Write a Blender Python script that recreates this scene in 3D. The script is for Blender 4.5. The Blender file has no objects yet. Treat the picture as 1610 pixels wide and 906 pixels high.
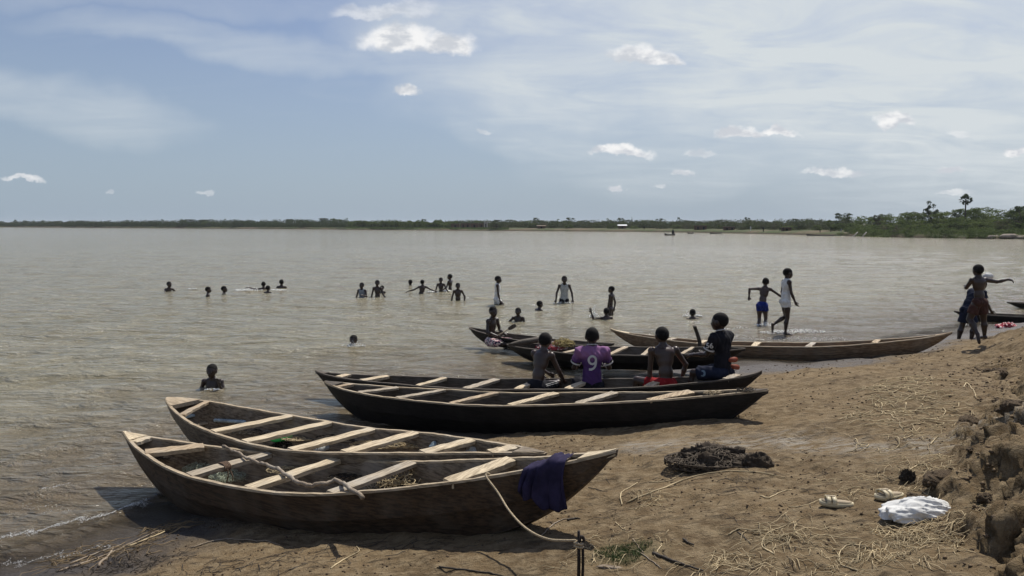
import bpy, math, random
import numpy as np
from mathutils import Vector, Matrix
from mathutils.bvhtree import BVHTree
rnd = random.Random(7)
rng = np.random.default_rng(11)
scene = bpy.context.scene
C = scene.collection
R = math.radians

# ------------------------------------------------------------------ camera
F = 1171.0; CH = 2.6
PITCH = math.atan((453 - 352) / F); CP, SP = math.cos(PITCH), math.sin(PITCH)
cam = bpy.data.cameras.new('camera'); co = bpy.data.objects.new('camera', cam); C.objects.link(co)
co.location = (0, 0, CH); co.rotation_euler = (R(90) - PITCH, 0, 0)
cam.sensor_width = 36; cam.lens = 36 * F / 1610; cam.clip_start = .05; cam.clip_end = 9000
scene.camera = co
# ------------------------------------------------------------------ light
SUN_EL, SUN_AZ = R(56), R(31)          # azimuth measured from +Y towards +X
SUN_DIR = Vector((math.sin(SUN_AZ) * math.cos(SUN_EL), math.cos(SUN_AZ) * math.cos(SUN_EL), math.sin(SUN_EL)))
sl = bpy.data.lights.new('sun', 'SUN'); so = bpy.data.objects.new('sun', sl); C.objects.link(so)
sl.energy = 5.0; sl.angle = R(.5); sl.color = (1, .95, .86)
so.rotation_euler = SUN_DIR.to_track_quat('Z', 'Y').to_euler(); so.location = (5, 5, 30)
scene.view_settings.view_transform = 'Standard'; scene.view_settings.look = 'None'
scene.view_settings.exposure = 0.0; scene.view_settings.gamma = 1
SKY = .085


def ray(px, py):
    u = (px - 805) / F; v = (453 - py) / F
    d = np.array([u, CP + v * SP, -SP + v * CP]); return d / d[1]


def atY(px, py, Y): return np.array([0, 0, CH]) + ray(px, py) * Y


def atZ(px, py, z=0.0):
    d = ray(px, py); return np.array([0, 0, CH]) + d * ((z - CH) / d[2])


def proj(P):
    P = np.atleast_2d(P); x = P[:, 0]; y = P[:, 1]; z = P[:, 2] - CH
    dep = y * CP - z * SP; up = y * SP + z * CP
    return np.stack([805 + F * x / dep, 453 - F * up / dep], 1)


# ------------------------------------------------------------------ world
world = bpy.data.worlds.new('World'); scene.world = world; world.use_nodes = True
W = world.node_tree; W.nodes.clear()


class NT:
    """small helper for building node graphs"""
    def __init__(s, tree): s.t = tree

    def n(s, typ, **kw):
        nd = s.t.nodes.new(typ)
        for k, v in kw.items(): setattr(nd, k, v)
        return nd

    def link(s, a, b): s.t.links.new(a, b)

    def val(s, sock, v):
        if hasattr(v, 'links') or isinstance(v, bpy.types.NodeSocket): s.t.links.new(v, sock)
        else: sock.default_value = v

    def m(s, op, a, b=None, c=None, clamp=False):
        nd = s.n('ShaderNodeMath', operation=op, use_clamp=clamp)
        s.val(nd.inputs[0], a)
        if b is not None: s.val(nd.inputs[1], b)
        if c is not None: s.val(nd.inputs[2], c)
        return nd.outputs[0]

    def vm(s, op, a, b=None, out=0):
        nd = s.n('ShaderNodeVectorMath', operation=op)
        s.val(nd.inputs[0], a)
        if b is not None: s.val(nd.inputs[1], b)
        return nd.outputs['Value'] if op in ('DOT_PRODUCT', 'LENGTH') else nd.outputs[0]

    def noise(s, vec, scale, detail=4, rough=.55, dist=0.0, dim='3D'):
        nd = s.n('ShaderNodeTexNoise', noise_dimensions=dim)
        s.val(nd.inputs['Vector'], vec); nd.inputs['Scale'].default_value = scale
        nd.inputs['Detail'].default_value = detail; nd.inputs['Roughness'].default_value = rough
        nd.inputs['Distortion'].default_value = dist
        return nd.outputs['Fac']

    def smooth(s, v, a, b, lo=0.0, hi=1.0):
        nd = s.n('ShaderNodeMapRange', interpolation_type='SMOOTHSTEP')
        s.val(nd.inputs['Value'], v); s.val(nd.inputs['From Min'], a); s.val(nd.inputs['From Max'], b)
        nd.inputs['To Min'].default_value = lo; nd.inputs['To Max'].default_value = hi
        return nd.outputs[0]

    def mix(s, f, a, b, mode='MIX'):
        nd = s.n('ShaderNodeMix', data_type='RGBA', blend_type=mode)
        s.val(nd.inputs['Factor'], f)
        for k, v in (('A', a), ('B', b)):
            sk = [i for i in nd.inputs if i.name == k and i.type == 'RGBA'][0]
            if isinstance(v, (tuple, list)): sk.default_value = (*v[:3], 1)
            else: s.link(v, sk)
        return [o for o in nd.outputs if o.type == 'RGBA'][0]

    def mapping(s, vec, scale=(1, 1, 1), rot=(0, 0, 0), loc=(0, 0, 0)):
        nd = s.n('ShaderNodeMapping'); s.link(vec, nd.inputs['Vector'])
        nd.inputs['Scale'].default_value = scale; nd.inputs['Rotation'].default_value = rot
        nd.inputs['Location'].default_value = loc
        return nd.outputs[0]


w = NT(W)
tc = w.n('ShaderNodeTexCoord').outputs['Generated']
sky = w.n('ShaderNodeTexSky', sky_type='NISHITA'); sky.sun_disc = False
sky.sun_elevation = SUN_EL; sky.sun_rotation = SUN_AZ; sky.air_density = 1.0; sky.dust_density = 1.6; sky.ozone_density = 1.6
sep = w.n('ShaderNodeSeparateXYZ'); w.link(tc, sep.inputs[0])
ymax = w.m('MAXIMUM', sep.outputs['Y'], .02)
U = w.m('DIVIDE', sep.outputs['X'], ymax); V = w.m('DIVIDE', sep.outputs['Z'], ymax)
front = w.smooth(sep.outputs['Y'], .15, .35)
cmb = w.n('ShaderNodeCombineXYZ'); w.link(U, cmb.inputs[0]); w.link(V, cmb.inputs[1]); UV = cmb.outputs[0]


def sky_uv(px, py): d = ray(px, py); return (d[0], d[2])


def blob(vec, px, py, rx, ry, rot=0.0, flat=1.0):
    u, v = sky_uv(px, py); rx /= F; ry /= F; c, s_ = math.cos(rot), math.sin(rot)
    q = w.vm('SUBTRACT', vec, (u, v, 0))
    a = w.vm('DOT_PRODUCT', q, (c / rx, s_ / rx, 0)); b = w.vm('DOT_PRODUCT', q, (-s_ / ry, c / ry, 0))
    if flat != 1.0:                                   # flatter base under the cloud
        b = w.m('MAXIMUM', b, w.m('MULTIPLY', b, -flat))
    return w.m('SUBTRACT', w.m('SUBTRACT', 1.0, w.m('MULTIPLY', a, a)), w.m('MULTIPLY', b, b))


# high thin cloud: streaky veils on a plane overhead
zz = w.m('ADD', w.m('MAXIMUM', sep.outputs['Z'], 0), .12)
pc = w.n('ShaderNodeCombineXYZ'); w.link(w.m('DIVIDE', sep.outputs['X'], zz), pc.inputs[0]); w.link(w.m('DIVIDE', sep.outputs['Y'], zz), pc.inputs[1])
plane = pc.outputs[0]
n_st = w.noise(w.mapping(plane, (1.0, 1.7, 1), (0, 0, R(-28))), 1.5, 7, .6, .9)
n_bg = w.noise(plane, .55, 5, .5, .4)
n_f = w.noise(UV, 4.5, 6, .6, .5)
warp = w.vm('ADD', UV, w.vm('MULTIPLY', w.vm('SUBTRACT', w.n('ShaderNodeTexNoise').outputs['Color'], (.5, .5, .5)), (0, 0, 0)))
nz = w.n('ShaderNodeTexNoise'); w.link(UV, nz.inputs['Vector']); nz.inputs['Scale'].default_value = 5; nz.inputs['Detail'].default_value = 5
warp = w.vm('ADD', UV, w.vm('MULTIPLY', w.vm('SUBTRACT', nz.outputs['Color'], (.5, .5, .5)), (.22, .10, 0)))
veils = [(1330, 90, 480, 170, -.10, 1.0), (1600, 120, 420, 190, 0, .9), (900, 130, 250, 80, .06, .75), (690, 70, 190, 70, -.2, .5), (980, 10, 360, 50, .05, .75),
         (60, 150, 250, 40, -.22, .36), (640, 60, 150, 70, -.2, .45), (1130, 240, 300, 70, .05, .4), (1560, 280, 330, 90, 0, .35),
         (330, 70, 260, 26, -.16, .34), (640, 110, 210, 22, -.05, .3), (300, 12, 330, 22, -.1, .22), (820, 200, 170, 50, -.3, .42)]
cir = None
for (px, py, rx, ry, ro, st) in veils:
    b = w.m('MULTIPLY', w.smooth(blob(warp, px, py, rx, ry, ro), -.55, .85), st)
    cir = b if cir is None else w.m('MAXIMUM', cir, b)
cir = w.m('MULTIPLY', cir, front)
rest = w.m('MULTIPLY', w.m('SUBTRACT', 1.0, front), w.smooth(n_bg, .4, .75, 0, .7))
cir = w.m('ADD', cir, rest)
streak = w.m('ADD', w.m('MULTIPLY', w.smooth(n_st, .2, .8), .6), w.m('MULTIPLY', n_f, .65))
cir = w.m('MULTIPLY', cir, streak, clamp=True)
cir = w.m('MAXIMUM', cir, w.m('MULTIPLY', w.smooth(n_st, .5, .8), w.m('MULTIPLY', w.smooth(sep.outputs['Z'], .02, .3), .12)))
# small fair-weather cumulus
nz2 = w.n('ShaderNodeTexNoise'); w.link(UV, nz2.inputs['Vector']); nz2.inputs['Scale'].default_value = 24; nz2.inputs['Detail'].default_value = 6; nz2.inputs['Roughness'].default_value = .6
warp2 = w.vm('ADD', UV, w.vm('MULTIPLY', w.vm('SUBTRACT', nz2.outputs['Color'], (.5, .5, .5)), (.050, .034, 0)))
cums = [(628, 66, 62, 24), (705, 74, 44, 20), (590, 22, 60, 14, .5), (655, 18, 36, 22, .4), (1002, 88, 50, 17), (1045, 98, 36, 11), (636, 142, 22, 9),
        (972, 240, 48, 10), (1165, 210, 36, 9), (1222, 208, 30, 8), (1405, 192, 28, 14), (1316, 273, 46, 7, .8), (1598, 240, 20, 8), (1498, 271, 22, 7),
        (36, 285, 34, 6, .8), (1075, 272, 16, 6, .8), (970, 300, 14, 6), (1104, 239, 24, 6, .5), (1512, 212, 20, 8, .4), (764, 206, 12, 5, .5), (1500, 304, 28, 5, .5),
        (322, 306, 12, 5, .4), (1032, 294, 12, 5, .5), (176, 302, 10, 4, .4)]
cum = None; shade = None
for c_ in cums:
    st = c_[4] if len(c_) > 4 else 1.0
    bl = blob(warp2, c_[0], c_[1], c_[2], c_[3], 0, 1.7)
    b = w.m('MULTIPLY', w.smooth(bl, -.6, .75), st)
    cum = b if cum is None else w.m('MAXIMUM', cum, b)
cum = w.m('MULTIPLY', cum, front, clamp=True)
puff = w.noise(w.mapping(UV, (1, 1.8, 1)), 30, 5, .55)
ccol = w.mix(w.smooth(puff, .38, .62), (.60 / SKY, .63 / SKY, .68 / SKY), (.92 / SKY, .92 / SKY, .92 / SKY))
hz = w.smooth(sep.outputs['Z'], -.02, .42, 1, 0)
skc = w.mix(1.0, sky.outputs[0], (.90, .91, 1.08), 'MULTIPLY')
skc = w.mix(w.m('MULTIPLY', hz, .8), skc, (.36 / SKY, .46 / SKY, .56 / SKY))
skc = w.mix(w.m('MULTIPLY', cir, 1.45, clamp=True), skc, (.66 / SKY, .71 / SKY, .74 / SKY))
skc = w.mix(cum, skc, ccol)
bg = w.n('ShaderNodeBackground'); w.link(skc, bg.inputs[0]); bg.inputs[1].default_value = SKY
wo = w.n('ShaderNodeOutputWorld'); w.link(bg.outputs[0], wo.inputs[0])


# ------------------------------------------------------------------ generic helpers
def new_mesh(name, verts, faces, smooth=True):
    me = bpy.data.meshes.new(name)
    me.from_pydata([tuple(map(float, v)) for v in verts], [], [tuple(map(int, f)) for f in faces])
    if smooth: me.shade_smooth()
    return me


def fast_mesh(name, verts, quads, smooth=True):
    me = bpy.data.meshes.new(name)
    verts = np.asarray(verts, np.float32); quads = np.asarray(quads, np.int32); k = quads.shape[1]
    me.vertices.add(len(verts)); me.vertices.foreach_set('co', verts.ravel())
    me.loops.add(quads.size); me.loops.foreach_set('vertex_index', quads.ravel())
    me.polygons.add(len(quads)); me.polygons.foreach_set('loop_start', np.arange(0, quads.size, k, dtype=np.int32))
    me.polygons.foreach_set('loop_total', np.full(len(quads), k, np.int32))
    me.update(calc_edges=True)
    if smooth: me.shade_smooth()
    return me


def attr(me, name, arr):
    a = me.attributes.new(name, 'FLOAT', 'POINT'); a.data.foreach_set('value', np.asarray(arr, np.float32).ravel())


def link(name, me, mat=None, parent=None, loc=None, rot=None):
    o = bpy.data.objects.new(name, me); C.objects.link(o)
    if mat is not None and me is not None and not me.materials: me.materials.append(mat)
    if parent is not None: o.parent = parent
    if loc is not None: o.location = loc
    if rot is not None: o.rotation_euler = rot
    return o


def tag(o, label=None, cat=None, group=None, kind=None):
    if label: o['label'] = label
    if cat: o['category'] = cat
    if group: o['group'] = group
    if kind: o['kind'] = kind
    return o


def empty(name, loc, rz=0, label=None, cat=None, group=None):
    o = bpy.data.objects.new(name, None); C.objects.link(o); o.location = [float(a) for a in loc]; o.rotation_euler = (0, 0, rz)
    o.empty_display_size = .1
    return tag(o, label, cat, group)


def _hash(ix, iy, seed):
    h = (ix.astype(np.int64) * 374761393 + iy.astype(np.int64) * 668265263 + seed * 974711) & 0x7fffffff
    h = ((h ^ (h >> 13)) * 1274126177) & 0x7fffffff
    return ((h ^ (h >> 16)) & 0xffff) / 65535.0


def vnoise(x, y, seed=0):
    x = np.asarray(x, float); y = np.asarray(y, float)
    ix = np.floor(x); iy = np.floor(y); fx = x - ix; fy = y - iy
    fx = fx * fx * (3 - 2 * fx); fy = fy * fy * (3 - 2 * fy)
    a = _hash(ix, iy, seed); b = _hash(ix + 1, iy, seed); c = _hash(ix, iy + 1, seed); d = _hash(ix + 1, iy + 1, seed)
    return (a + (b - a) * fx) * (1 - fy) + (c + (d - c) * fx) * fy


def fbm(x, y, seed=0, oct=4, gain=.5):
    s = 0; a = 1; t = 0
    for i in range(oct):
        s = s + a * vnoise(x * 2 ** i + 17.3 * i, y * 2 ** i - 9.1 * i, seed + i); t += a; a *= gain
    return s / t - .5


def sstep(x, a, b):
    t = np.clip((x - a) / (b - a), 0, 1); return t * t * (3 - 2 * t)


def seg_dist(x, y, poly, signed=False):
    x = np.asarray(x, float); y = np.asarray(y, float)
    best = np.full(x.shape, 1e9); sg = np.ones(x.shape)
    for (a, b) in zip(poly[:-1], poly[1:]):
        ax, ay = a; bx, by = b; ex, ey = bx - ax, by - ay; L = ex * ex + ey * ey
        t = np.clip(((x - ax) * ex + (y - ay) * ey) / L, 0, 1)
        d = np.hypot(x - ax - t * ex, y - ay - t * ey); m = d < best - 1e-9
        best = np.where(m, d, best)
        s = np.sign((x - ax) * ey - (y - ay) * ex)       # + on the right-hand side
        sg = np.where(m, s, sg)
    return best * sg if signed else best


def tube(pts, rad, sides=6, cap=True):
    """verts, faces of a tube along pts"""
    pts = [Vector(p) for p in pts]; n = len(pts)
    rad = [rad] * n if not hasattr(rad, '__len__') else rad
    V_, F_ = [], []
    up = Vector((0, 0, 1)); prev = None
    for i, p in enumerate(pts):
        d = (pts[min(i + 1, n - 1)] - pts[max(i - 1, 0)]); d = d.normalized() if d.length > 1e-9 else Vector((1, 0, 0))
        if prev is None: a = d.cross(up); a = a.normalized() if a.length > 1e-3 else Vector((1, 0, 0))
        else:
            a = prev - d * prev.dot(d); a = a.normalized() if a.length > 1e-6 else prev
        prev = a; b = d.cross(a)
        for k in range(sides):
            t = 2 * math.pi * k / sides; V_.append(p + a * math.cos(t) * rad[i] + b * math.sin(t) * rad[i])
    for i in range(n - 1):
        for k in range(sides):
            F_.append((i * sides + k, i * sides + (k + 1) % sides, (i + 1) * sides + (k + 1) % sides, (i + 1) * sides + k))
    if cap: F_.append(tuple(range(sides - 1, -1, -1))); F_.append(tuple((n - 1) * sides + k for k in range(sides)))
    return V_, F_


def merge(parts):
    V_, F_ = [], []
    for v, f in parts:
        o = len(V_); V_ += list(v); F_ += [tuple(i + o for i in q) for q in f]
    return V_, F_


def curve_pts(ctrl, n=20):
    """catmull-rom through control points"""
    P = [Vector(c) for c in ctrl]; P = [P[0] * 2 - P[1]] + P + [P[-1] * 2 - P[-2]]
    out = []; segs = len(P) - 3
    for i in range(n + 1):
        t = i / n * segs; k = min(int(t), segs - 1); t -= k
        a, b, c, d = P[k:k + 4]
        out.append(.5 * ((2 * b) + (c - a) * t + (2 * a - 5 * b + 4 * c - d) * t * t + (-a + 3 * b - 3 * c + d) * t ** 3))
    return out


# ------------------------------------------------------------------ materials
MATS = {}


def newmat(name, rough=.8, spec=.3):
    m = bpy.data.materials.new(name); m.use_nodes = True; t = NT(m.node_tree)
    b = m.node_tree.nodes['Principled BSDF']; b.inputs['Roughness'].default_value = rough
    b.inputs['Specular IOR Level'].default_value = spec
    MATS[name] = m; return m, t, b


def objco(t): return t.n('ShaderNodeTexCoord').outputs['Object']


def bump(t, b, h, strength=.5, dist=.01):
    nd = t.n('ShaderNodeBump'); nd.inputs['Strength'].default_value = strength; nd.inputs['Distance'].default_value = dist
    t.link(h, nd.inputs['Height']); t.link(nd.outputs[0], b.inputs['Normal']); return nd


def plain(name, col, rough=.8, var=.25, scale=20, bs=.3, bd=.004, spec=.3):
    m, t, b = newmat(name, rough, spec); co_ = objco(t); n = t.noise(co_, scale, 5)
    dark = tuple(c * (1 - var) for c in col); lite = tuple(min(1, c * (1 + var)) for c in col)
    t.link(t.mix(t.smooth(n, .3, .7), dark, lite), b.inputs['Base Color'])
    bump(t, b, n, bs, bd); return m


def wood(name, dark, lite, grey=(.3, .28, .25), wear=.4, grain=1.0, rough=.75, across=False):
    m, t, b = newmat(name, rough, .3); co_ = objco(t)
    g = t.noise(t.mapping(co_, (26 * grain, 2.2 * grain, 26 * grain) if across else (2.2 * grain, 26 * grain, 26 * grain)), 2.2, 7, .62, .35)
    g2 = t.noise(co_, 3.1, 5, .6); g3 = t.noise(t.mapping(co_, (1, 7, 7)), 9, 6, .7)
    col = t.mix(t.smooth(g, .34, .66), dark, lite)
    col = t.mix(t.m('MULTIPLY', t.smooth(g2, .45, .68), wear), col, grey)
    col = t.mix(t.smooth(g3, .60, .74, 0, .65), col, tuple(c * .35 for c in dark))
    t.link(col, b.inputs['Base Color'])
    bump(t, b, t.m('ADD', g, t.m('MULTIPLY', g3, .6)), .7, .006); return m


WOOD_BROWN = wood('weathered_brown_wood', (.030, .019, .011), (.095, .060, .034), (.13, .108, .082), .4)
WOOD_GREY = wood('weathered_grey_wood', (.075, .058, .040), (.23, .185, .13), (.27, .24, .20), .65)
WOOD_DARK = wood('tarred_dark_wood', (.005, .0045, .004), (.016, .013, .011), (.035, .031, .026), .3, 1, .6)
WOOD_DARKIN = wood('dark_inner_wood', (.045, .036, .027), (.11, .09, .068), (.14, .12, .10), .5)
WOOD_THWART = wood('bare_pale_wood', (.33, .26, .165), (.66, .55, .37), (.50, .44, .34), .35)
WOOD_THWART2 = wood('stained_pale_wood', (.22, .17, .11), (.48, .385, .26), (.38, .34, .27), .5)
WOOD_THW = wood('bare_pale_thwart_wood', (.30, .235, .15), (.64, .53, .36), (.46, .41, .32), .5, across=True)
WOOD_THW2 = wood('greyed_thwart_wood', (.20, .165, .12), (.44, .37, .27), (.40, .37, .32), .7, across=True)
WOOD_THW3 = wood('brown_thwart_wood', (.20, .14, .085), (.50, .39, .25), (.34, .29, .22), .6, across=True)
WOOD_LIGHT = wood('light_brown_wood', (.11, .072, .042), (.27, .185, .11), (.25, .205, .15), .4)
ROPE = plain('pale_rope', (.36, .29, .19), .9, .35, 90, .6, .004)
STICK = wood('stick_bark', (.16, .12, .085), (.36, .29, .21), (.33, .30, .25), .6, 2)
STICKD = wood('dark_stick_bark', (.025, .02, .016), (.075, .06, .045), (.10, .09, .08), .3, 2)
STRAW = plain('dry_straw', (.45, .36, .215), .8, .35, 7, .3)
SKIN = plain('dark_brown_skin', (.030, .017, .012), .38, .2, 9, .15, .002, .45)
SKIN2 = plain('brown_skin', (.046, .026, .018), .38, .2, 9, .15, .002, .5)
HAIR = plain('short_black_hair', (.009, .008, .0075), .9, .3, 160, .8, .003, .2)
WHITE = plain('white_eye', (.7, .68, .64), .4, .05)
TEETH = plain('white_teeth', (.75, .73, .68), .3, .05)


def cloth(name, col, var=.22, rough=.9, scale=30):
    m, t, b = newmat(name, rough, .15); co_ = objco(t)
    n = t.noise(co_, 11, 5); f = t.noise(co_, 350, 2)
    t.link(t.mix(t.smooth(n, .3, .7), tuple(c * (1 - var) for c in col), tuple(min(1, c * (1 + var)) for c in col)), b.inputs['Base Color'])
    bump(t, b, t.m('ADD', n, t.m('MULTIPLY', f, .08)), .5, .012); return m


CL_BLACK = cloth('black_cloth', (.012, .012, .016)); CL_NAVY = cloth('navy_cloth', (.014, .018, .035))
CL_RED = cloth('red_cloth', (.24, .014, .016)); CL_WHITE = cloth('white_cloth', (.62, .62, .60), .12); CL_GREY = cloth('grey_cloth', (.20, .22, .24))
CL_VEST = cloth('dull_white_cloth', (.36, .37, .36), .2); CL_BLUE = cloth('blue_cloth', (.012, .024, .15)); CL_BROWN = cloth('maroon_brown_cloth', (.06, .03, .024)); CL_LIME = cloth('olive_yellow_cloth', (.28, .27, .07))
CL_INDIGO = cloth('faded_indigo_cloth', (.026, .022, .052), .3); CL_TRIM = cloth('white_trim', (.55, .54, .52), .1)
# purple jersey: pinkish shoulders
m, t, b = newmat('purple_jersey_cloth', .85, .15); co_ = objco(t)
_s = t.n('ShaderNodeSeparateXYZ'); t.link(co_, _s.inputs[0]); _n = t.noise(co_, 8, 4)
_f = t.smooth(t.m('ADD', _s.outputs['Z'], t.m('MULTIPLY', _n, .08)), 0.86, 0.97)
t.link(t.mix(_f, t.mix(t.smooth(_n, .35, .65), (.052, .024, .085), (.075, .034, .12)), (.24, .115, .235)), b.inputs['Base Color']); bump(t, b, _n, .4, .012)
CL_PURPLE = m
# patterned cloths
def pattern(name, cols, scale):
    m, t, b = newmat(name, .9, .1); co_ = objco(t)
    v = t.n('ShaderNodeTexVoronoi'); t.link(co_, v.inputs['Vector']); v.inputs['Scale'].default_value = scale
    s_ = t.n('ShaderNodeSeparateColor'); t.link(v.outputs['Color'], s_.inputs[0])
    c = t.mix(t.m('GREATER_THAN', s_.outputs[0], .45), cols[0], cols[1]); c = t.mix(t.m('GREATER_THAN', s_.outputs[1], .66), c, cols[2])
    t.link(c, b.inputs['Base Color']); return m


CL_PINKPAT = pattern('pink_patterned_cloth', [(.55, .28, .30), (.03, .02, .05), (.65, .55, .5)], 34)
CL_REDPAT = pattern('red_white_cloth', [(.42, .08, .09), (.60, .50, .48), (.25, .03, .05)], 26)
NETM = plain('pale_green_net', (.40, .44, .33), .8, .3, 60); NETD = plain('dark_net', (.035, .029, .022), .9, .5, 40)
NETY = plain('dull_yellow_net', (.30, .24, .10), .9, .4, 50)
GREENP = plain('green_plastic', (.04, .55, .14), .25, .15, 12, .1, .002, .6); BLUEP = plain('pale_blue_plastic', (.27, .34, .37), .5, .3, 18)
REDP = plain('rust_red_plastic', (.14, .045, .03), .6, .3); CLEARP = plain('milky_plastic', (.42, .43, .41), .35, .25, 14)
CREAM = plain('cream_plastic', (.58, .50, .33), .5, .1, 20, .1); CREAMD = plain('worn_insole', (.30, .24, .16), .7, .2, 30)
FOAM, t, b = newmat('white_foam', .5, .5); b.inputs['Base Color'].default_value = (.78, .78, .75, 1)
b.inputs['Subsurface Weight'].default_value = 0
MUDM = plain('dark_dung', (.03, .024, .018), .95, .4, 60, 1, .01)

# ------------------------------------------------------------------ ground
SHORE = [(-40, -24), (-14, -3.2), (-7, 2.6), (-4.1, 5.0), (-3.15, 6.05), (-2.35, 7.15), (-1.4, 8.6), (.9, 11.6), (3.5, 13.15), (6.4, 14.4), (8.3, 16.0), (10.4, 17.3), (16.5, 21.3), (30, 33), (60, 52), (400, 300)]
BANK = [(1.3, -3), (1.7, 1.5), (2.1, 3.0), (2.55, 4.1), (2.85, 4.75), (3.75, 6.0), (4.5, 6.9), (5.3, 8.0), (7.1, 11.2), (8.0, 13.2), (9.6, 15.3), (11.6, 17.0), (17, 20.4), (40, 40)]


def worley(x, y, seed):
    ix, iy = np.floor(x), np.floor(y); d1 = np.full(x.shape, 9.0); d2 = d1.copy()
    for i in (-1, 0, 1):
        for j in (-1, 0, 1):
            a, b = ix + i, iy + j; d = np.hypot(a + _hash(a, b, seed) - x, b + _hash(a, b, seed + 1) - y)
            d2 = np.minimum(d2, np.maximum(d1, d)); d1 = np.minimum(d1, d)
    return d1, d2


def height(x, y, fine=True):
    x = np.asarray(x, float); y = np.asarray(y, float)
    s = seg_dist(x, y, SHORE, True)
    s = s + (fbm(x * .9, y * .9, 5, 3) * .5) * np.clip(np.hypot(x, y) / 6, .4, 2)
    z = np.where(s > 0, .165 * s - .02 * np.clip(s, 0, 1), .14 * s)
    z = np.where(s > 6, .99 + (s - 6) * .03, z)
    z = np.clip(z, -1.5, 1.9)
    b = seg_dist(x, y, BANK, True) + fbm(x * 1.1, y * 1.1, 21, 3) * .6 + fbm(x * 4, y * 4, 22, 4) * .45
    far = sstep(y, 6.5, 10.0); wd = .5 + .75 * far
    hgt = .28 - .02 * far
    st = sstep(b, -.02, wd) * hgt * sstep(s, .2, 2.2)
    xw, yw = x + fbm(x * 3, y * 3, 61, 3) * .35, y + fbm(x * 3, y * 3, 62, 3) * .35
    a1, a2 = worley(xw * 3.2, yw * 3.2, 70); b1, b2 = worley(xw * 8.5, yw * 8.5, 72); c1, c2 = worley(xw * 21, yw * 21, 74)
    lump = np.abs(fbm(x * 2.0, y * 2.0, 31, 4)) * .13 + sstep(a2 - a1, 0, .5) * .03 + (.6 - a1) * .06 + (.5 - b1) * .018 + (.5 - c1) * .016 + fbm(x * 11, y * 11, 37, 3) * .04
    near = sstep(b, -.15, .35) * (1 - .75 * sstep(y, 9, 13)) * sstep(s, .3, 1.5)
    # gullies cut in the bank edge
    gl = np.abs(fbm(x * 1.3 + 4, y * 1.3, 44, 3)); gully = np.exp(-(gl / .05) ** 2) * .13 * near
    z = z + st + near * (lump - .04) - gully
    if fine:
        land = sstep(s, -.2, .6)
        z = z + land * (fbm(x * .8, y * .8, 3, 3) * .05 + fbm(x * 3.1, y * 3.1, 8, 4) * .050 + fbm(x * 13, y * 13, 9, 3) * .014 * (1 + near) + (.5 - b1) * .018 * sstep(fbm(x * .9, y * .9, 81, 3), -.02, .14) + (.5 - c1) * .007)
        foot = fbm(x * 2.7, y * 2.7, 55, 2); z = z - land * sstep(foot, .12, .26) * .022
    return z


def G(px, py):
    """the point of the ground seen at a pixel of the photograph"""
    d = ray(px, py); Y = np.linspace(1.5, 40, 6000); P = np.array([0, 0, CH])[None] + d[None] * Y[:, None]
    h = np.maximum(height(P[:, 0], P[:, 1]), 0); k = np.argmax(P[:, 2] < h)
    return P[k]


_gx = np.arange(-8, 17, .02); _gy = np.arange(1.5, 19, .02); HG = height(*np.meshgrid(_gx, _gy, indexing='ij'))


def gz(x, y):
    """height of the ground (read from a fine table near the camera)"""
    i = (x + 8) / .02; j = (y - 1.5) / .02
    if 0 <= i < len(_gx) - 1 and 0 <= j < len(_gy) - 1:
        a, b = int(i), int(j); u, v = i - a, j - b
        return float((HG[a, b] * (1 - u) + HG[a + 1, b] * u) * (1 - v) + (HG[a, b + 1] * (1 - u) + HG[a + 1, b + 1] * u) * v)
    return float(height(np.array([x]), np.array([y]))[0])


th = np.concatenate([np.arange(-180, -42, 3.0), np.arange(-42, -37, .5), np.arange(-37, 37, .14), np.arange(37, 42, .5), np.arange(42, 180, 3.0)])
rr = [.5, .9, 1.3]
r_ = 1.6
while r_ < 26: rr.append(r_); r_ *= 1.0066
while r_ < 60: rr.append(r_); r_ *= 1.03
while r_ < 5000: rr.append(r_); r_ *= 1.25
rr = np.array(rr)
RR, TT = np.meshgrid(rr, np.radians(th), indexing='ij')
GX, GY = RR * np.sin(TT), RR * np.cos(TT)
GZ = height(GX, GY)
GZ = np.where(RR > 70, np.where(GY * 2.2 < GX * 1.0, np.minimum(GZ, 1.9), -1.5), GZ)
nr, nt = GX.shape
I = np.arange(nr * nt).reshape(nr, nt); J = np.roll(I, -1, axis=1)
quads = np.stack([I[:-1], J[:-1], J[1:], I[1:]], -1).reshape(-1, 4)[:, ::-1]
# crumbling relief pushed out along the surface where the bank has broken away
_nb = seg_dist(GX, GY, BANK, True); _mk = sstep(_nb, -.35, .15) * (1 - sstep(_nb, 1.4, 2.6)) * (1 - sstep(GY, 8, 12)) * sstep(GY, 1.6, 2.4)
_gr = np.gradient(GZ, axis=0), np.gradient(GZ, axis=1); _e1 = np.stack([np.gradient(GX, axis=0), np.gradient(GY, axis=0), _gr[0]], -1); _e2 = np.stack([np.gradient(GX, axis=1), np.gradient(GY, axis=1), _gr[1]], -1)
_nn = np.cross(_e2, _e1); _nn /= np.linalg.norm(_nn, axis=-1, keepdims=True) + 1e-9; _nn *= np.sign(_nn[..., 2:3] + 1e-9)
_q = _mk > .01; _x, _y, _z = GX[_q], GY[_q], GZ[_q]; _st = 1 - _nn[..., 2][_q]
_a, _b = worley(_x * 6 + _z * 9, _y * 6 - _z * 8, 171); _c, _d = worley(_x * 15 - _z * 17, _y * 15 + _z * 19, 173)
_dv = ((.5 - _a) * .035 + (.5 - _c) * .030 + fbm(_x * 9 + _z * 14, _y * 9 - _z * 13, 175, 4) * .075) * _mk[_q] * (.35 + 1.2 * np.clip(_st * 2, 0, 1))
_dx = np.zeros(GX.shape + (3,)); _dx[_q] = _nn[_q] * _dv[:, None]; GX2, GY2, GZ2 = GX + _dx[..., 0], GY + _dx[..., 1], GZ + _dx[..., 2]
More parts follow.
